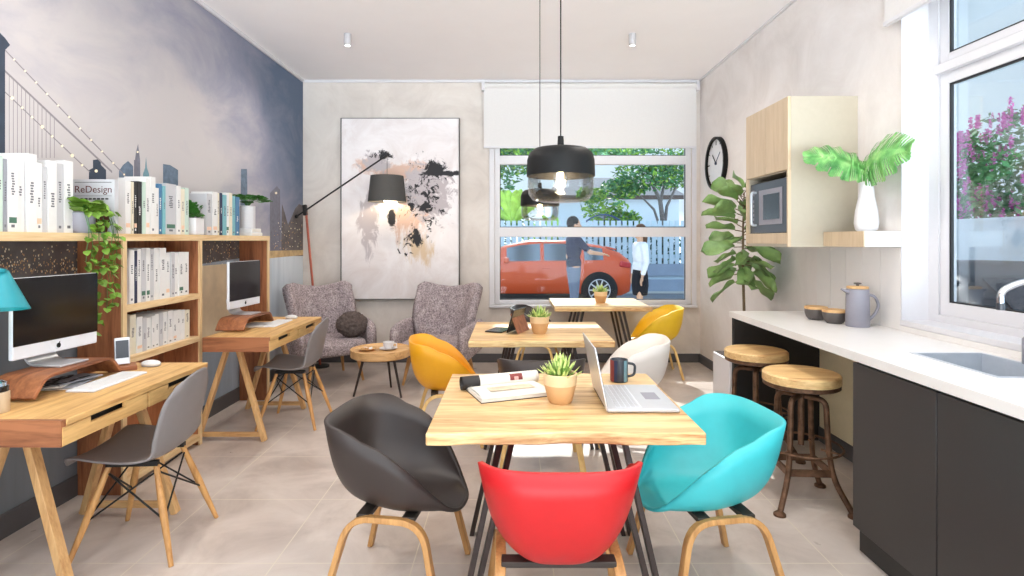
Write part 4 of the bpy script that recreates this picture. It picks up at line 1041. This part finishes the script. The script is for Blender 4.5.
MB().box(1.944, XR - .001, 3.112, 3.513, 1.361, 1.449).build('board', 'stone_white', t, bevel=.002)
MB().box(1.936, 1.9435, 3.112, 3.513, 1.361, 1.449).build('edge_band', 'birch_z', t)
t = thing('vase', 'slim white vase holding two monstera leaves on the shelf', 'vase', (2.052, 3.27, 1.4495))
MB().lathe([(0, 0), (.045, 0), (.058, .012), (.064, .05), (.058, .12), (.042, .20), (.036, .27), (.039, .285), (.034, .283), (.03, .26), (0, .25)], n=36).build('body', 'ceramic_white', t)
def monstera_leaf(mb, base, d, up, L_, Wd):
    d = Vector(d).normalized(); n = Vector(up); n = (n - d * n.dot(d)).normalized(); s_ = n.cross(d).normalized()
    N_ = 40
    def half(q): return Wd * (math.sin(PI * min(1, (q * .93 + .07))) ** .55) * (1 - .25 * q)
    for s in (-1, 1):
        for i in range(N_):
            q0, q1 = i / N_, (i + 1) / N_; ph = (i % 8)
            deep = .38 if ph == 7 and 4 < i < N_ - 3 else 1
            def pt(q, k):
                w = half(q) * k
                return Vector(base) + d * L_ * (q - .12 * (1 - q) * (k if q < .3 else 0) + .16 * k * q) + s_ * s * w + n * (.10 * L_ * math.sin(PI * q) - .30 * w * k - .10 * L_ * q * q + .012 * math.cos(2 * PI * i / 8) * k)
            ks = [0, .33, .66, 1]
            for a, b in zip(ks, ks[1:]):
                if a >= deep: continue
                mb.add([pt(q0, a), pt(q1, a), pt(q1, b), pt(q0, b)], [(0, 1, 2, 3)])
lm = MB(); sm = MB()
b1, b2 = Vector((-.03, -.02, .36)), Vector((.0, .02, .38))
sm.tube(round_path([(0, 0, .20), (-.005, 0, .30), b1], .04, 5), .004, 8); sm.tube(round_path([(.01, 0, .20), (.012, -.005, .33), b2], .04, 5), .004, 8)
monstera_leaf(lm, b1, (-.95, .05, .30), (-.1, -.85, .5), .30, .125)
l2 = MB(); monstera_leaf(l2, b2, (-.04, -.95, .16), (-.85, -.35, .35), .33, .165)
tl = thing('monstera_leaf', 'green monstera leaf reaching left out of the white vase', 'leaf', (2.052, 3.27, 1.4495)); lm.build('blade', 'leaf_monstera', tl, solid=.001, angle=80)
MB().tube(round_path([(0, 0, .255), (-.008, 0, .30), b1], .04, 5), .004, 8).build('stalk', 'leaf_dark', tl)
tl = thing('monstera_leaf', 'green monstera leaf standing up to the right in white vase', 'leaf', (2.052, 3.27, 1.4495)); l2.build('blade', 'leaf_monstera', tl, solid=.001, angle=80)
MB().tube(round_path([(.012, 0, .255), (.014, -.005, .33), b2], .04, 5), .004, 8).build('stalk', 'leaf_dark', tl)
# clock
t = thing('wall_clock', 'round black rimmed clock high on the white right wall', 'clock', (XR, 5.9, 2.2))
def disc(r, x0, x1, mat, name, cyz=(0, 0), n=56):
    m = MB().lathe([(0, 0), (r, 0), (r, x1 - x0), (0, x1 - x0)], n=n); m.v = [(-(x0 + v[2]), v[0] + cyz[0], v[1] + cyz[1]) for v in m.v]; return m.build(name, mat, t)
disc(.25, .001, .02, 'ceramic_white', 'face')
m = MB().lathe([(.25, .0), (.275, .0), (.275, .045), (.252, .045), (.25, .0)], n=64); m.v = [(-(.001 + v[2]), v[0], v[1]) for v in m.v]; m.build('rim', 'black_matte', t)
m = MB()
for i in range(12):
    a = i * PI / 6; l0 = .19 if i % 3 == 0 else .21
    m.beam((-.0225, l0 * math.sin(a), l0 * math.cos(a)), (-.0225, .238 * math.sin(a), .238 * math.cos(a)), .014 if i % 3 == 0 else .007, .003, up=(1, 0, 0))
m.build('hour_mark', 'black_matte', t)
MB().beam((-.025, 0, 0), (-.025, .10, .10), .014, .003, up=(1, 0, 0)).build('hour_hand', 'black_matte', t)
MB().beam((-.029, 0, 0), (-.029, -.13, .10), .010, .003, up=(1, 0, 0)).build('minute_hand', 'book_navy', t)
disc(.016, .02, .034, 'book_navy', 'hub')
# stools
def make_stool(label, x, y, rz):
    t = thing('bar_stool', label, 'stool', (x, y, 0), rz)
    MB().lathe([(0, .638), (.185, .638), (.193, .644), (.193, .682), (.185, .69), (0, .691)], n=48).build('seat', 'stool_wood', t)
    MB().lathe([(0, .616), (.18, .616), (.19, .622), (.19, .644), (.183, .6375), (0, .6375)], n=48).build('seat_ring', 'rust', t)
    MB().tube([(0, 0, .30), (0, 0, .616)], .016, 14).build('screw_post', 'rust', t)
    for k in range(4):
        a = R(45 + 90 * k); c, s = math.cos(a), math.sin(a)
        pts = round_path([(.02 * c, .02 * s, .565), (.125 * c, .125 * s, .565), (.135 * c, .135 * s, .33), (.16 * c, .16 * s, .16), (.255 * c, .255 * s, .012)], .10, 7)
        l = MB().tube(pts, .0145, 12).build('leg', 'rust', t)
        MB().lathe([(0, 0), (.03, 0), (.03, .01), (.018, .02), (0, .022)], (.258 * c, .258 * s, 0), 20).build('foot', 'rust', l)
    m = MB().tube([(.20 * math.cos(2 * PI * i / 40), .20 * math.sin(2 * PI * i / 40), .30) for i in range(41)], .006, 8); m.build('foot_ring', 'rust', t)
    b = MB()
    for k in range(4):
        a, c = R(45 + 90 * k), R(135 + 90 * k); b.beam((.158 * math.cos(a), .158 * math.sin(a), .19), (.158 * math.cos(c), .158 * math.sin(c), .19), .014, .035)
        b.tube([(.10 * math.cos(a), .10 * math.sin(a), .30), (.20 * math.cos(a), .20 * math.sin(a), .30)], .006, 6)
    b.build('stretcher', 'rust', t)
make_stool('rusty bar stool with wooden seat, nearer of the two', 1.555, 3.04, R(-4))
make_stool('rusty bar stool with wooden seat, farther by the black panel', 1.58, 3.66, R(20))
# fiddle leaf fig
t = thing('fiddle_leaf_fig', 'tall fiddle leaf fig in a white square planter by right wall', 'potted plant', (1.86, 4.55, 0))
MB().box(-.18, .18, -.18, .18, 0, .47).build('planter', 'ceramic_white', t, bevel=.01)
MB().box(-.165, .165, -.165, .165, .4701, .475).build('soil', 'soil', t)
rg = random.Random(8); st = MB(); lf = MB()
st.tube([(0, 0, .47), (.01, 0, .8), (0, 0, 1.15), (.0, 0, 1.5), (.01, 0, 1.78)], [.014, .012, .011, .008, .005], 8)
def big_leaf(mb, p, d, L_, W_, droop, roll=0):
    d = Vector(d).normalized(); side = d.cross(Vector((0, 0, 1))); side = side.normalized() if side.length > .05 else Vector((1, 0, 0)); n = side.cross(d).normalized()
    side.rotate(Matrix.Rotation(roll, 3, d)); n.rotate(Matrix.Rotation(roll, 3, d))
    def f(u, v):
        s = 2 * u - 1; q = v
        w = W_ * (.25 + .95 * q) * max(0, 1 - q ** 5) ** .5 * min(1, q * 5 + .1)
        return Vector(p) + d * L_ * q + side * s * w + n * (.12 * L_ * s * s - droop * L_ * q * q + .012 * math.sin(9 * q) * abs(s))
    mb.grid(f, 6, 10)
for i in range(46):
    z = 1.08 + .70 * (i / 45); a = i * 2.4 + rg.uniform(-.3, .3); el = -.5 + 1.1 * (i / 45) + rg.uniform(-.2, .25)
    d = (math.cos(a) * math.cos(el), math.sin(a) * math.cos(el) * .9, math.sin(el))
    p0 = Vector((0, 0, z)); p1 = p0 + Vector(d) * .07
    if p1.x + d[0] * .26 > .26: d = (d[0] * .3, d[1], d[2]); 
    st.tube([p0, p1], .004, 5); big_leaf(lf, p1, d, rg.uniform(.19, .27), rg.uniform(.075, .095), rg.uniform(.1, .3), rg.uniform(-1.1, 1.1))
st.build('stem', 'stem_brown', t); lf.build('foliage', 'leaf_fig', t, angle=80)

# ------------------------------------------------------------------ outdoors
struct('street_road', MB().box(-14, 16, 9.9, 15.0, -.3, -.02), 'road', 'grey street outside the window')
struct('street_pavement', MB().box(-14, 16, 6.7, 9.9, -.3, 0).box(-14, 16, 15.0, 26, -.3, 0), 'pavement', 'pale pavement outside the window')
struct('yard_ground', MB().box(2.6, 16, -6, 6.65, -.6, -.32), 'pavement', 'pale yard beside the kitchen window')
t = thing('picket_fence', 'pale blue white picket fence across the street', 'fence', (0, 15.5, 0))
MB().box(-9, 12, -.06, .1, 0, .32).box(-9, 12, -.05, .09, .42, .74).build('wall_base', 'fence_base', t)
MB().box(-9, 12, .04, .08, .9, 1.0).box(-9, 12, .04, .08, 1.7, 1.8).box(-9, 12, .0, .06, .32, .42).build('rail', 'fence_white', t)
def pickets(x0, x1): 
    for i in range(int((x1 - x0) / .16)): MB().box(x0 + i * .16, x0 + i * .16 + .11, 0, .035, .745, 1.93).build('picket', 'fence_white', t, bevel=.004)
pickets(-1.6, 6.4)
def car(label, matn, loc, rz):
    t = thing('parked_car', label, 'car', loc, rz)
    S = [(2.15, .66, .42, .78, .80, .58), (2.1, .78, .28, .92, .98, .62), (1.9, .85, .2, .96, 1.14, .63), (1.45, .89, .18, .95, 1.30, .63), (.7, .9, .18, .93, 1.41, .65), (-.1, .9, .18, .92, 1.42, .65), (-.7, .9, .18, .92, 1.28, .67), (-1.2, .9, .18, .91, .97, .72), (-1.7, .87, .2, .84, .87, .7), (-2.1, .76, .3, .66, .70, .6), (-2.18, .62, .42, .58, .60, .5)]
    def at(x):
        for A, B in zip(S, S[1:]):
            if B[0] <= x <= A[0]:
                q = (A[0] - x) / (A[0] - B[0]); return [A[k] + (B[k] - A[k]) * q for k in range(6)]
        return list(S[-1])
    def ring(st):
        x, w, zb, zl, zt, wr = st
        h = [(w * .9, zb), (w, zb + .14), (w * 1.01, (zb + zl) / 2), (w * .985, zl), ((w + wr) / 2 * .985, zl + (zt - zl) * .5), (wr, zl + (zt - zl) * .9), (wr * .85, zt)]
        pts = h + [(-a, b) for a, b in reversed(h)]
        return [(x, a, b) for a, b in pts]
    fine = []
    for A, B in zip(S, S[1:]):
        for k in range(4): q = k / 4; fine.append([A[j] + (B[j] - A[j]) * q for j in range(6)])
    fine.append(list(S[-1]))
    k = 14; m = MB(); vs = sum((ring(s_) for s_ in fine), []); n = len(fine)
    fs = [(i * k + j, i * k + (j + 1) % k, (i + 1) * k + (j + 1) % k, (i + 1) * k + j) for i in range(n - 1) for j in range(k)]
    fs += [tuple(range(k)), tuple((n - 1) * k + j for j in range(k - 1, -1, -1))]
    m.add(vs, fs).build('body', matn, t, angle=50)
    def sidepane(xs, s):
        top = []; bot = []
        for x in xs:
            _, w, zb, zl, zt, wr = at(x)
            y1 = (w + wr) / 2 * .985; y0 = w * .985; zm = zl + (zt - zl) * .5
            def P(q):
                if q < .5: f = q / .5; return (y0 + (y1 - y0) * f, zl + (zm - zl) * f)
                f = (q - .5) / .4; return (y1 + (wr - y1) * f, zm + (zl + (zt - zl) * .9 - zm) * f)
            bot.append((x, *P(.08))); top.append((x, *P(.84)))
        g = MB(); o = .012
        for i in range(len(xs) - 1):
            a, b, c, d = bot[i], bot[i + 1], top[i + 1], top[i]
            q = [(p[0], s * (p[1] + o), p[2] + .004) for p in (a, b, c, d)]; q2 = [(p[0], s * (p[1] - .01), p[2]) for p in (a, b, c, d)]
            g.add(q + q2, [(0, 1, 2, 3), (7, 6, 5, 4), (0, 4, 5, 1), (1, 5, 6, 2), (2, 6, 7, 3), (3, 7, 4, 0)])
        return g
    for s in (-1, 1):
        sidepane([-.62, -.3, .12], s).build('front_window', 'car_glass', t); sidepane([.2, .6, .98], s).build('rear_window', 'car_glass', t); sidepane([1.08, 1.3, 1.5], s).build('quarter_window', 'car_glass', t)
        MB().obox((-.62, s * .98, .98), (.12, .16, .12), (0, 0, 0)).build('mirror', matn, t, bevel=.03)
        MB().obox((1.98, s * .79, .88), (.28, .09, .13), (0, R(10), s * R(-22))).build('tail_light', 'lamp_red', t, bevel=.03)
        MB().obox((-1.93, s * .76, .68), (.3, .09, .12), (0, R(-12), s * R(26))).build('headlight', 'silver', t, bevel=.03)
        MB().box(.1, .102, s * .905, s * .9062, .3, .9).build('door_seam', 'steel_black', t); MB().box(.16, .34, s * .9, s * .925, .8, .825).build('door_handle', matn, t, bevel=.006)
        MB().box(-1.0, 1.05, s * .86, s * .905, .16, .25).build('sill_strip', 'steel_black', t)
        for x in (1.40, -1.30):
            def cyl(r, y0, y1, mm=None, n=36):
                q = mm or MB(); k0 = MB().lathe([(0, 0), (r, 0), (r, 1), (0, 1)], n=n); q.add([(x + v[0], s * (y0 + (y1 - y0) * v[2]), .33 + v[1]) for v in k0.v], k0.f); return q
            cyl(.40, .80, .908).build('wheel_arch', 'steel_black', t)
            wl = cyl(.335, .76, .922).build('wheel', 'tyre', t)
            cyl(.235, .9225, .926).build('rim_back', 'steel_black', wl)
            sp = MB()
            for q in range(10):
                a = 2 * PI * q / 10; sp.beam((x + .03 * math.cos(a), s * .931, .33 + .03 * math.sin(a)), (x + .225 * math.cos(a), s * .931, .33 + .225 * math.sin(a)), .03, .01, up=(0, 1, 0))
            rg_ = [(x + .232 * math.cos(2 * PI * q / 32), s * .93, .33 + .232 * math.sin(2 * PI * q / 32)) for q in range(33)]
            sp.tube(rg_, .012, 6); sp.build('rim', 'silver', wl)
    def endpane(x0, x1):
        a, b = at(x0), at(x1); g = MB(); o = .014 * (1 if x0 > 0 else -1)
        P = [(x0 + o, -a[5] * .82, a[4] + .006), (x0 + o, a[5] * .82, a[4] + .006), (x1 + o, b[5] * .80, b[4] + .006), (x1 + o, -b[5] * .80, b[4] + .006)]
        P2 = [(p[0], p[1], p[2] - .03) for p in P]
        return g.add(P + P2, [(0, 1, 2, 3), (7, 6, 5, 4), (0, 4, 5, 1), (1, 5, 6, 2), (2, 6, 7, 3), (3, 7, 4, 0)])
    endpane(1.92, 1.46).build('rear_screen', 'car_glass', t); endpane(-1.18, -.72).build('windscreen', 'car_glass', t)
    MB().obox((1.72, 0, 1.235), (.24, 1.1, .03), (0, R(14), 0)).build('spoiler', matn, t, bevel=.01)
    MB().box(2.15, 2.158, -.24, .24, .56, .68).build('number_plate', 'plate_yellow', t)
    return t
car('orange red hatchback parked in the street outside the window', 'car_orange', (.50, 13.2, -.02), 0)
recolor(car('dark car seen low through the kitchen window', 'car_dark', (5.3, 6.4, -.26), R(88)), 'car_glass', 'screen_black')
t = thing('garden_wall', 'plain pale blue garden wall beyond the kitchen window', 'wall', (7.1, 6.0, -.32))
MB().box(0, .14, -4, 6, 0, 2.0).build('panel', 'garden_wall', t); MB().box(-.02, .16, -4, 6, 2.0, 2.05).build('coping', 'garden_wall', t)
def cloud(mb, c, r, n, size, rng, m=0, mixm=None):
    for i in range(n):
        d = Vector((rng.gauss(0, 1), rng.gauss(0, 1), rng.gauss(0, 1))).normalized() * rng.random() ** .35
        p = Vector((c[0] + d.x * r[0], c[1] + d.y * r[1], c[2] + d.z * r[2]))
        a = Vector((rng.gauss(0, 1), rng.gauss(0, 1), rng.gauss(0, .6))).normalized(); b = a.cross(Vector((rng.gauss(0, 1), rng.gauss(0, 1), rng.gauss(0, 1)))).normalized()
        s = size * rng.uniform(.6, 1.3); mm = m if mixm is None or rng.random() > .3 else mixm
        mb.add([p - a * s, p - b * s * .4 + a * s * .1, p + a * s, p + b * s * .4 + a * s * .1], [(0, 1, 2, 3)], mm)
def tree(label, base, trunk, crowns, leaves, seed, size=.1, n=900, name='garden_tree', flowers=None):
    rng = random.Random(seed); t = thing(name, label, 'tree', base)
    m = MB()
    for pts, r in trunk: m.tube(pts, r, 8)
    m.build('trunk', 'bark', t); lf = MB()
    for c, r in crowns: cloud(lf, c, r, n, size, rng, 0, 1)
    lf.build('foliage', leaves, t, angle=180)
    if flowers:
        fl = MB()
        for c, r in crowns:
            for i in range(flowers):
                d = Vector((rng.gauss(0, 1) - .5, rng.gauss(0, 1), rng.gauss(0, 1) + .5)).normalized() * rng.uniform(.8, 1.06)
                p = Vector((c[0] + d.x * r[0], c[1] + d.y * r[1], c[2] + d.z * r[2])); q = rng.uniform(.035, .06)
                for k in range(4): cloud(fl, p + Vector((0, 0, k * q * .9 - q)), (q * .8 * (1 - k * .18),) * 3, 9, q * .6, rng)
        fl.build('blossom', 'blossom', t, angle=180)
    return t
tree('leafy tree with forked trunk behind the street fence at right', (4.95, 18.5, 0), [([(0, 0, 0), (.02, 0, 1.8), (-.1, 0, 2.7), (-.45, 0, 3.4)], [.1, .09, .07, .04]), ([(0.02, 0, 1.6), (.12, 0, 2.5), (.5, 0, 3.3)], [.07, .05, .03]), ([(-.1, 0, 2.6), (.1, .1, 3.4)], [.06, .03]), ([(0, 0, 1.5), (-.3, 0, 2.4), (-.8, 0, 2.9)], [.05, .04, .02])],
     [((-.6, 0, 3.5), (1.1, .9, .55)), ((.4, .1, 3.55), (.9, .9, .5)), ((-1.3, -.1, 3.1), (.8, .7, .35)), ((-.2, .2, 4.1), (1.3, .9, .5))], ['tree_leaf', 'tree_leaf_light'], 5, .10, 650)
tree('low yellow green bush behind the fence in front of the house', (2.8, 17.05, 0), [([(0, 0, 0), (0, 0, 2.2)], [.06, .03])], [((0, 0, 2.3), (.75, .5, .42)), ((.6, .1, 2.0), (.55, .4, .35)), ((-.4, 0, 2.75), (.5, .4, .25))], ['tree_leaf_light', 'tree_leaf'], 6, .09, 420, 'garden_bush')
tree('dense dark green tree behind the fence at left', (-1.2, 18.5, 0), [([(0, 0, 0), (0, 0, 3)], [.12, .06])], [((0, 0, 3.4), (1.5, .9, 1.1)), ((1.4, .2, 4.2), (1.3, .8, .6)), ((.4, 0, 2.2), (1.6, .8, .8))], ['tree_leaf', 'tree_leaf_light'], 8, .13, 800)
tree('broad green tree high behind the house', (2.6, 29, 0), [([(0, 0, 0), (0, 0, 4)], [.2, .1])], [((0, 0, 6.0), (3.6, 1.2, .55)), ((2.5, 0, 6.2), (2.6, 1, .6)), ((-2.6, 0, 6.1), (2.4, 1, .7))], ['tree_leaf', 'tree_leaf_light'], 12, .2, 700)
t = thing('hedge', 'clipped dark hedge running along behind the picket fence', 'hedge', (0, 15.78, 0)); hr = random.Random(31); hm_ = MB()
for i in range(22): cloud(hm_, (-1.6 + i * .36, 0, .95), (.24, .05, .85), 150, .08, hr, 0, 1)
hm_.build('foliage', ['leaf_hedge', 'tree_leaf'], t, angle=180)
MB().beam((-1.6, 0, .06), (6.2, 0, .06), .06, .06).build('stem', 'bark', t)
def banana(label, base, seed, n, L0, h):
    rng = random.Random(seed); t = thing('banana_plant', label, 'plant', base); lf = MB(); st = MB()
    for i in range(n):
        a = 2 * PI * i / n + rng.uniform(-.3, .3); el = rng.uniform(.7, 1.35); L_ = L0 * rng.uniform(.75, 1.1)
        d = Vector((math.cos(a) * math.cos(el), math.sin(a) * math.cos(el) * .5, math.sin(el))); s = d.cross(Vector((0, 1, 0))).normalized(); nn = s.cross(d)
        p0 = Vector((.03 * math.cos(a), .03 * math.sin(a), 0)); st.tube([p0, p0 + Vector((0, 0, h))], .04, 8)
        def f(u, v):
            q = 2 * u - 1; w = .075 * L0 * math.sin(PI * min(1, v * .95 + .05)) ** .6
            return p0 + Vector((0, 0, h)) + d * L_ * v + s * q * w + Vector((0, 0, -.35 * L_ * v * v)) + nn * .05 * q * q
        lf.grid(f, 4, 10)
    st.build('stem', 'leaf_dark', t); lf.build('foliage', 'banana_leaf', t, angle=80)
banana('broad leaved banana plant behind the fence at far left', (.05, 16.2, 0), 3, 15, 1.7, 1.9); banana('banana plant behind the fence right of the lamp bowl', (1.3, 16.6, 0), 4, 10, 1.2, 1.4); banana('banana plant behind the fence just beyond the car roof', (.85, 18.0, 0), 7, 7, 1.3, 1.2)
t = thing('neighbour_house', 'grey roofed single storey house behind the picket fence', 'house', (4.2, 23, 0))
MB().box(-2.6, 2.6, 0, 4, 0, 3.1).build('wall', 'house_wall', t); MB().box(-2.75, 2.75, -.25, -.001, 3.05, 3.2).build('eave', 'eave_dark', t)
MB().prism([(-.3, 3.2), (4.3, 3.2), (2.0, 4.15)], lambda a, b, d: (d * (1 - .25 * (b > 3.5)), a, b), -2.8, 2.8).build('roof', 'roof_grey', t)
MB().box(-.8, .6, -.02, .02, 1.3, 2.5).build('window', 'car_glass', t)
t = thing('canopy', 'dark blue domed canopy showing above the fence', 'canopy', (2.62, 16.2, 0))
m = MB().grid(lambda u, v: (-.65 + 1.3 * u, -.15 + .3 * v, 1.72 + .42 * max(0, math.sin(PI * u)) ** .6), 20, 2); m.build('cover', 'canopy_navy', t, solid=.03); 
for s in (-.6, .6): MB().tube([(s, 0, 0), (s, 0, 1.78)], .025, 8).build('pole', 'steel_black', t)
tree('pink flowering shrub behind the garden wall', (8.7, 11.2, -.3), [([(0, 0, 0), (.1, 0, 2.2)], [.09, .04])], [((0, 0, 2.7), (1.0, 1.2, 1.0)), ((.2, -1.3, 2.9), (1.0, 1.1, 1.15)), ((.1, 1.1, 2.2), (.9, .9, .7)), ((.1, -.4, 1.9), (1, 1.6, .7))], ['bush_leaf', 'tree_leaf'], 14, .085, 1500, 'flowering_shrub', 150)

# ------------------------------------------------------------------ people in the street
def cap(mb, pts, rs, n=14):
    pts = [Vector(p) for p in pts]; mb.tube(pts, rs, n)
    for p, r in zip(pts, rs): mb.ell(p, (r, r, r), n, 8)
def remesh(o, vox, sm=6):
    md = o.modifiers.new('remesh', 'REMESH'); md.mode = 'VOXEL'; md.voxel_size = vox; md.use_smooth_shade = True
    s_ = o.modifiers.new('smooth', 'SMOOTH'); s_.factor = .5; s_.iterations = sm
def hand(mb, w, d, up):
    d = Vector(d).normalized(); up = Vector(up); s = d.cross(up).normalized(); w = Vector(w); n = s.cross(d)
    mb.ell(w + d * .045, (.022, .022, .022), 10, 8); 
    for k, (o, L_) in enumerate(((-.03, .062), (-.01, .074), (.01, .07), (.028, .055))):
        a = w + s * o * .7 + d * .04; b = w + s * o + d * .085; cap(mb, [a, b, b + d * L_ * .5 - n * .006, b + d * L_ - n * .022], [.0115, .0095, .0085, .0075], 8)
    cap(mb, [w + d * .015 - s * .02, w + d * .045 - s * .048, w + d * .078 - s * .056], [.0125, .0105, .0085], 8)
def person(label, loc, rz, female, arm_out):
    t = thing('person', label, 'person', loc, rz); h = .93 if female else 1.0; k = h
    def V(x, y, z): return Vector((x * k, y * k, z * k))
    b = MB(); sw = .165 if female else .19
    b.ell(V(.015, 0, 1.655), (.098 * k, .078 * k, .125 * k), 24, 16); b.ell(V(.045, 0, 1.60), (.062 * k, .056 * k, .075 * k), 16, 10)
    cap(b, [V(.105, 0, 1.665), V(.125, 0, 1.628)], [.011, .016]); b.ell(V(.10, 0, 1.587), (.012, .026, .008), 10, 6)
    for s in (-1, 1): b.ell(V(.0, s * .08, 1.64), (.022, .012, .034), 10, 8)
    cap(b, [V(-.005, 0, 1.45), V(.0, 0, 1.58)], [.058 * k, .052 * k])
    b.ell(V(0, 0, 1.28), (.105 * k, sw * k * .86, .2 * k), 20, 12); b.ell(V(0, 0, 1.02), (.10 * k, .15 * k, .16 * k), 20, 12)
    cap(b, [V(0, -sw, 1.41), V(0, sw, 1.41)], [.055 * k, .055 * k])
    feet = []
    for s in (-1, 1):
        f = s * (.09 if female else .06); cap(b, [V(0, s * .09, .94), V(.01 + f * .4, s * .095, .50), V(f - .02, s * .09, .08)], [.078 * k, .054 * k, .036 * k])
        feet.append((f, s))
    for s in (-1, 1):
        sh = V(0, s * (sw + .01), 1.40)
        if s == arm_out: el, wr = V(.20, s * (sw + .05), 1.20), V(.43, s * (sw - .02), 1.17)
        else: el, wr = V(-.02, s * (sw + .05), 1.12), V(.05, s * (sw + .04), .87)
        cap(b, [sh, el, wr], [.05 * k, .038 * k, .027 * k]); hand(b, wr, wr - el, (0, 0, 1) if s == arm_out else (1, 0, 0))
    o = b.build('body', 'skin', t, angle=180); remesh(o, .008, 3)
    for s in (-1, 1):
        MB().ell(V(.095, s * .032, 1.66), (.011, .013, .009), 10, 8).build('eye', 'book_black', t)
    hm = MB(); hm.ell(V(-.012, 0, 1.685), (.108 * k, .09 * k, .115 * k), 24, 14)
    hm.v = [(min(v[0], (.05 + (v[2] / k - 1.66) * .5) * k) if v[2] < 1.78 * k else v[0], v[1], max(v[2], 1.60 * k)) for v in hm.v]
    if female: hm.ell(V(-.085, 0, 1.56), (.045, .075, .16), 16, 10)
    hm.build('hair', 'hair_brown' if female else 'hair_dark', t, angle=180)
    c = MB(); c.ell(V(0, 0, 1.27), (.128 * k, sw * k + .012, .22 * k), 20, 12); c.ell(V(0, 0, 1.02), (.125 * k, .172 * k, .14 * k), 20, 12); cap(c, [V(0, -sw, 1.405), V(0, sw, 1.405)], [.07 * k, .07 * k])
    for s in (-1, 1):
        sh = V(0, s * (sw + .01), 1.40); el = V(.20, s * (sw + .05), 1.20) if s == arm_out else V(-.02, s * (sw + .05), 1.12)
        q = 1.0 if female else .72; pts = [sh, sh.lerp(el, q)]; rs = [.068 * k, .056 * k]
        if female:
            wr = V(.05, s * (sw + .04), .87); pts.append(el.lerp(wr, .8)); rs.append(.042)
        cap(c, pts, rs)
    o = c.build('shirt', 'shirt_white' if female else 'shirt_navy', t, angle=180); remesh(o, .012, 4)
    c = MB()
    if female: c.lathe([(0, 1.0 * k), (.14 * k, 1.0 * k), (.165 * k, .86 * k), (.175 * k, .7 * k), (.15 * k, .52 * k), (0, .52 * k)], n=30); c.v = [(v[0] * .82, v[1] * 1.05, v[2]) for v in c.v]
    else:
        c.ell(V(0, 0, .92), (.118 * k, .168 * k, .12 * k), 20, 10)
        for f, s in feet: cap(c, [V(0, s * .09, .9), V(.01 + f * .4, s * .095, .50), V(f - .02, s * .09, .10)], [.092 * k, .07 * k, .055 * k])
    o = c.build('skirt' if female else 'jeans', 'skirt_black' if female else 'jeans', t, angle=180); remesh(o, .012, 3)
    for f, s in feet:
        MB().ell((f * k + .03, s * .09 * k, .042), (.13, .045, .042), 20, 10).build('shoe', 'shoe', t)
person('person in a navy shirt and jeans standing outside by the car, arm out', (1.02, 9.35, 0), R(12), False, -1)
person('person in a white shirt and black skirt standing outside', (2.13, 9.4, 0), R(192), True, 0)

# ------------------------------------------------------------------ light, world, camera
l = bpy.data.lights.new('sun', 'SUN'); l.energy = 5.0; l.angle = R(1.0); l.color = (1, .95, .88)
o = bpy.data.objects.new('sun', l); C.objects.link(o); o.rotation_euler = (R(-52), 0, R(0))
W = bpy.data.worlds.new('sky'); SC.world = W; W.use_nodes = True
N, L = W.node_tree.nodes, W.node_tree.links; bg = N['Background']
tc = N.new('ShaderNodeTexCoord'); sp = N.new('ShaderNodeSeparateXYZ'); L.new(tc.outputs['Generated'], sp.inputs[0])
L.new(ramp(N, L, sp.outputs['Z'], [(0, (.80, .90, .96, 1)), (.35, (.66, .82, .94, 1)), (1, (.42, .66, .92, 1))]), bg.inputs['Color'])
mr = N.new('ShaderNodeMapRange'); mr.inputs['From Min'].default_value = -.2; mr.inputs['From Max'].default_value = -.8; mr.inputs['To Min'].default_value = .95; mr.inputs['To Max'].default_value = 1.9  # world made stronger behind the camera, added as a soft fill
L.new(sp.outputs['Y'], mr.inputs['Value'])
m2 = N.new('ShaderNodeMapRange'); m2.inputs['From Min'].default_value = .05; m2.inputs['From Max'].default_value = -.15; m2.inputs['To Min'].default_value = 1; m2.inputs['To Max'].default_value = 7  # and much stronger below the horizon, added to lift the ceiling
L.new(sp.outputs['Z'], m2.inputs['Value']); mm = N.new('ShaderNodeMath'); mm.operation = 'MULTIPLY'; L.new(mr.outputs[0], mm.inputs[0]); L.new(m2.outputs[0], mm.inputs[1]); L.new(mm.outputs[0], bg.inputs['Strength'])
cd = bpy.data.cameras.new('camera'); cd.sensor_width = 36; cd.lens = F / 1024 * 36; cd.shift_y = -(288 - HY) / 1024; cd.clip_start = .05
co = bpy.data.objects.new('camera', cd); C.objects.link(co); co.location = (0, 0, EYE); co.rotation_euler = (PI / 2, 0, 0); SC.camera = co
vs = SC.view_settings; vs.view_transform = 'Standard'; vs.look = 'None'; vs.gamma = 1; vs.use_curve_mapping = False; vs.exposure = .23
SC.cycles.max_bounces = 10; SC.cycles.diffuse_bounces = 6; SC.cycles.transparent_max_bounces = 16; SC.cycles.use_denoising = True
SC.cycles.sample_clamp_indirect = 6; SC.cycles.caustics_reflective = False; SC.cycles.caustics_refractive = False
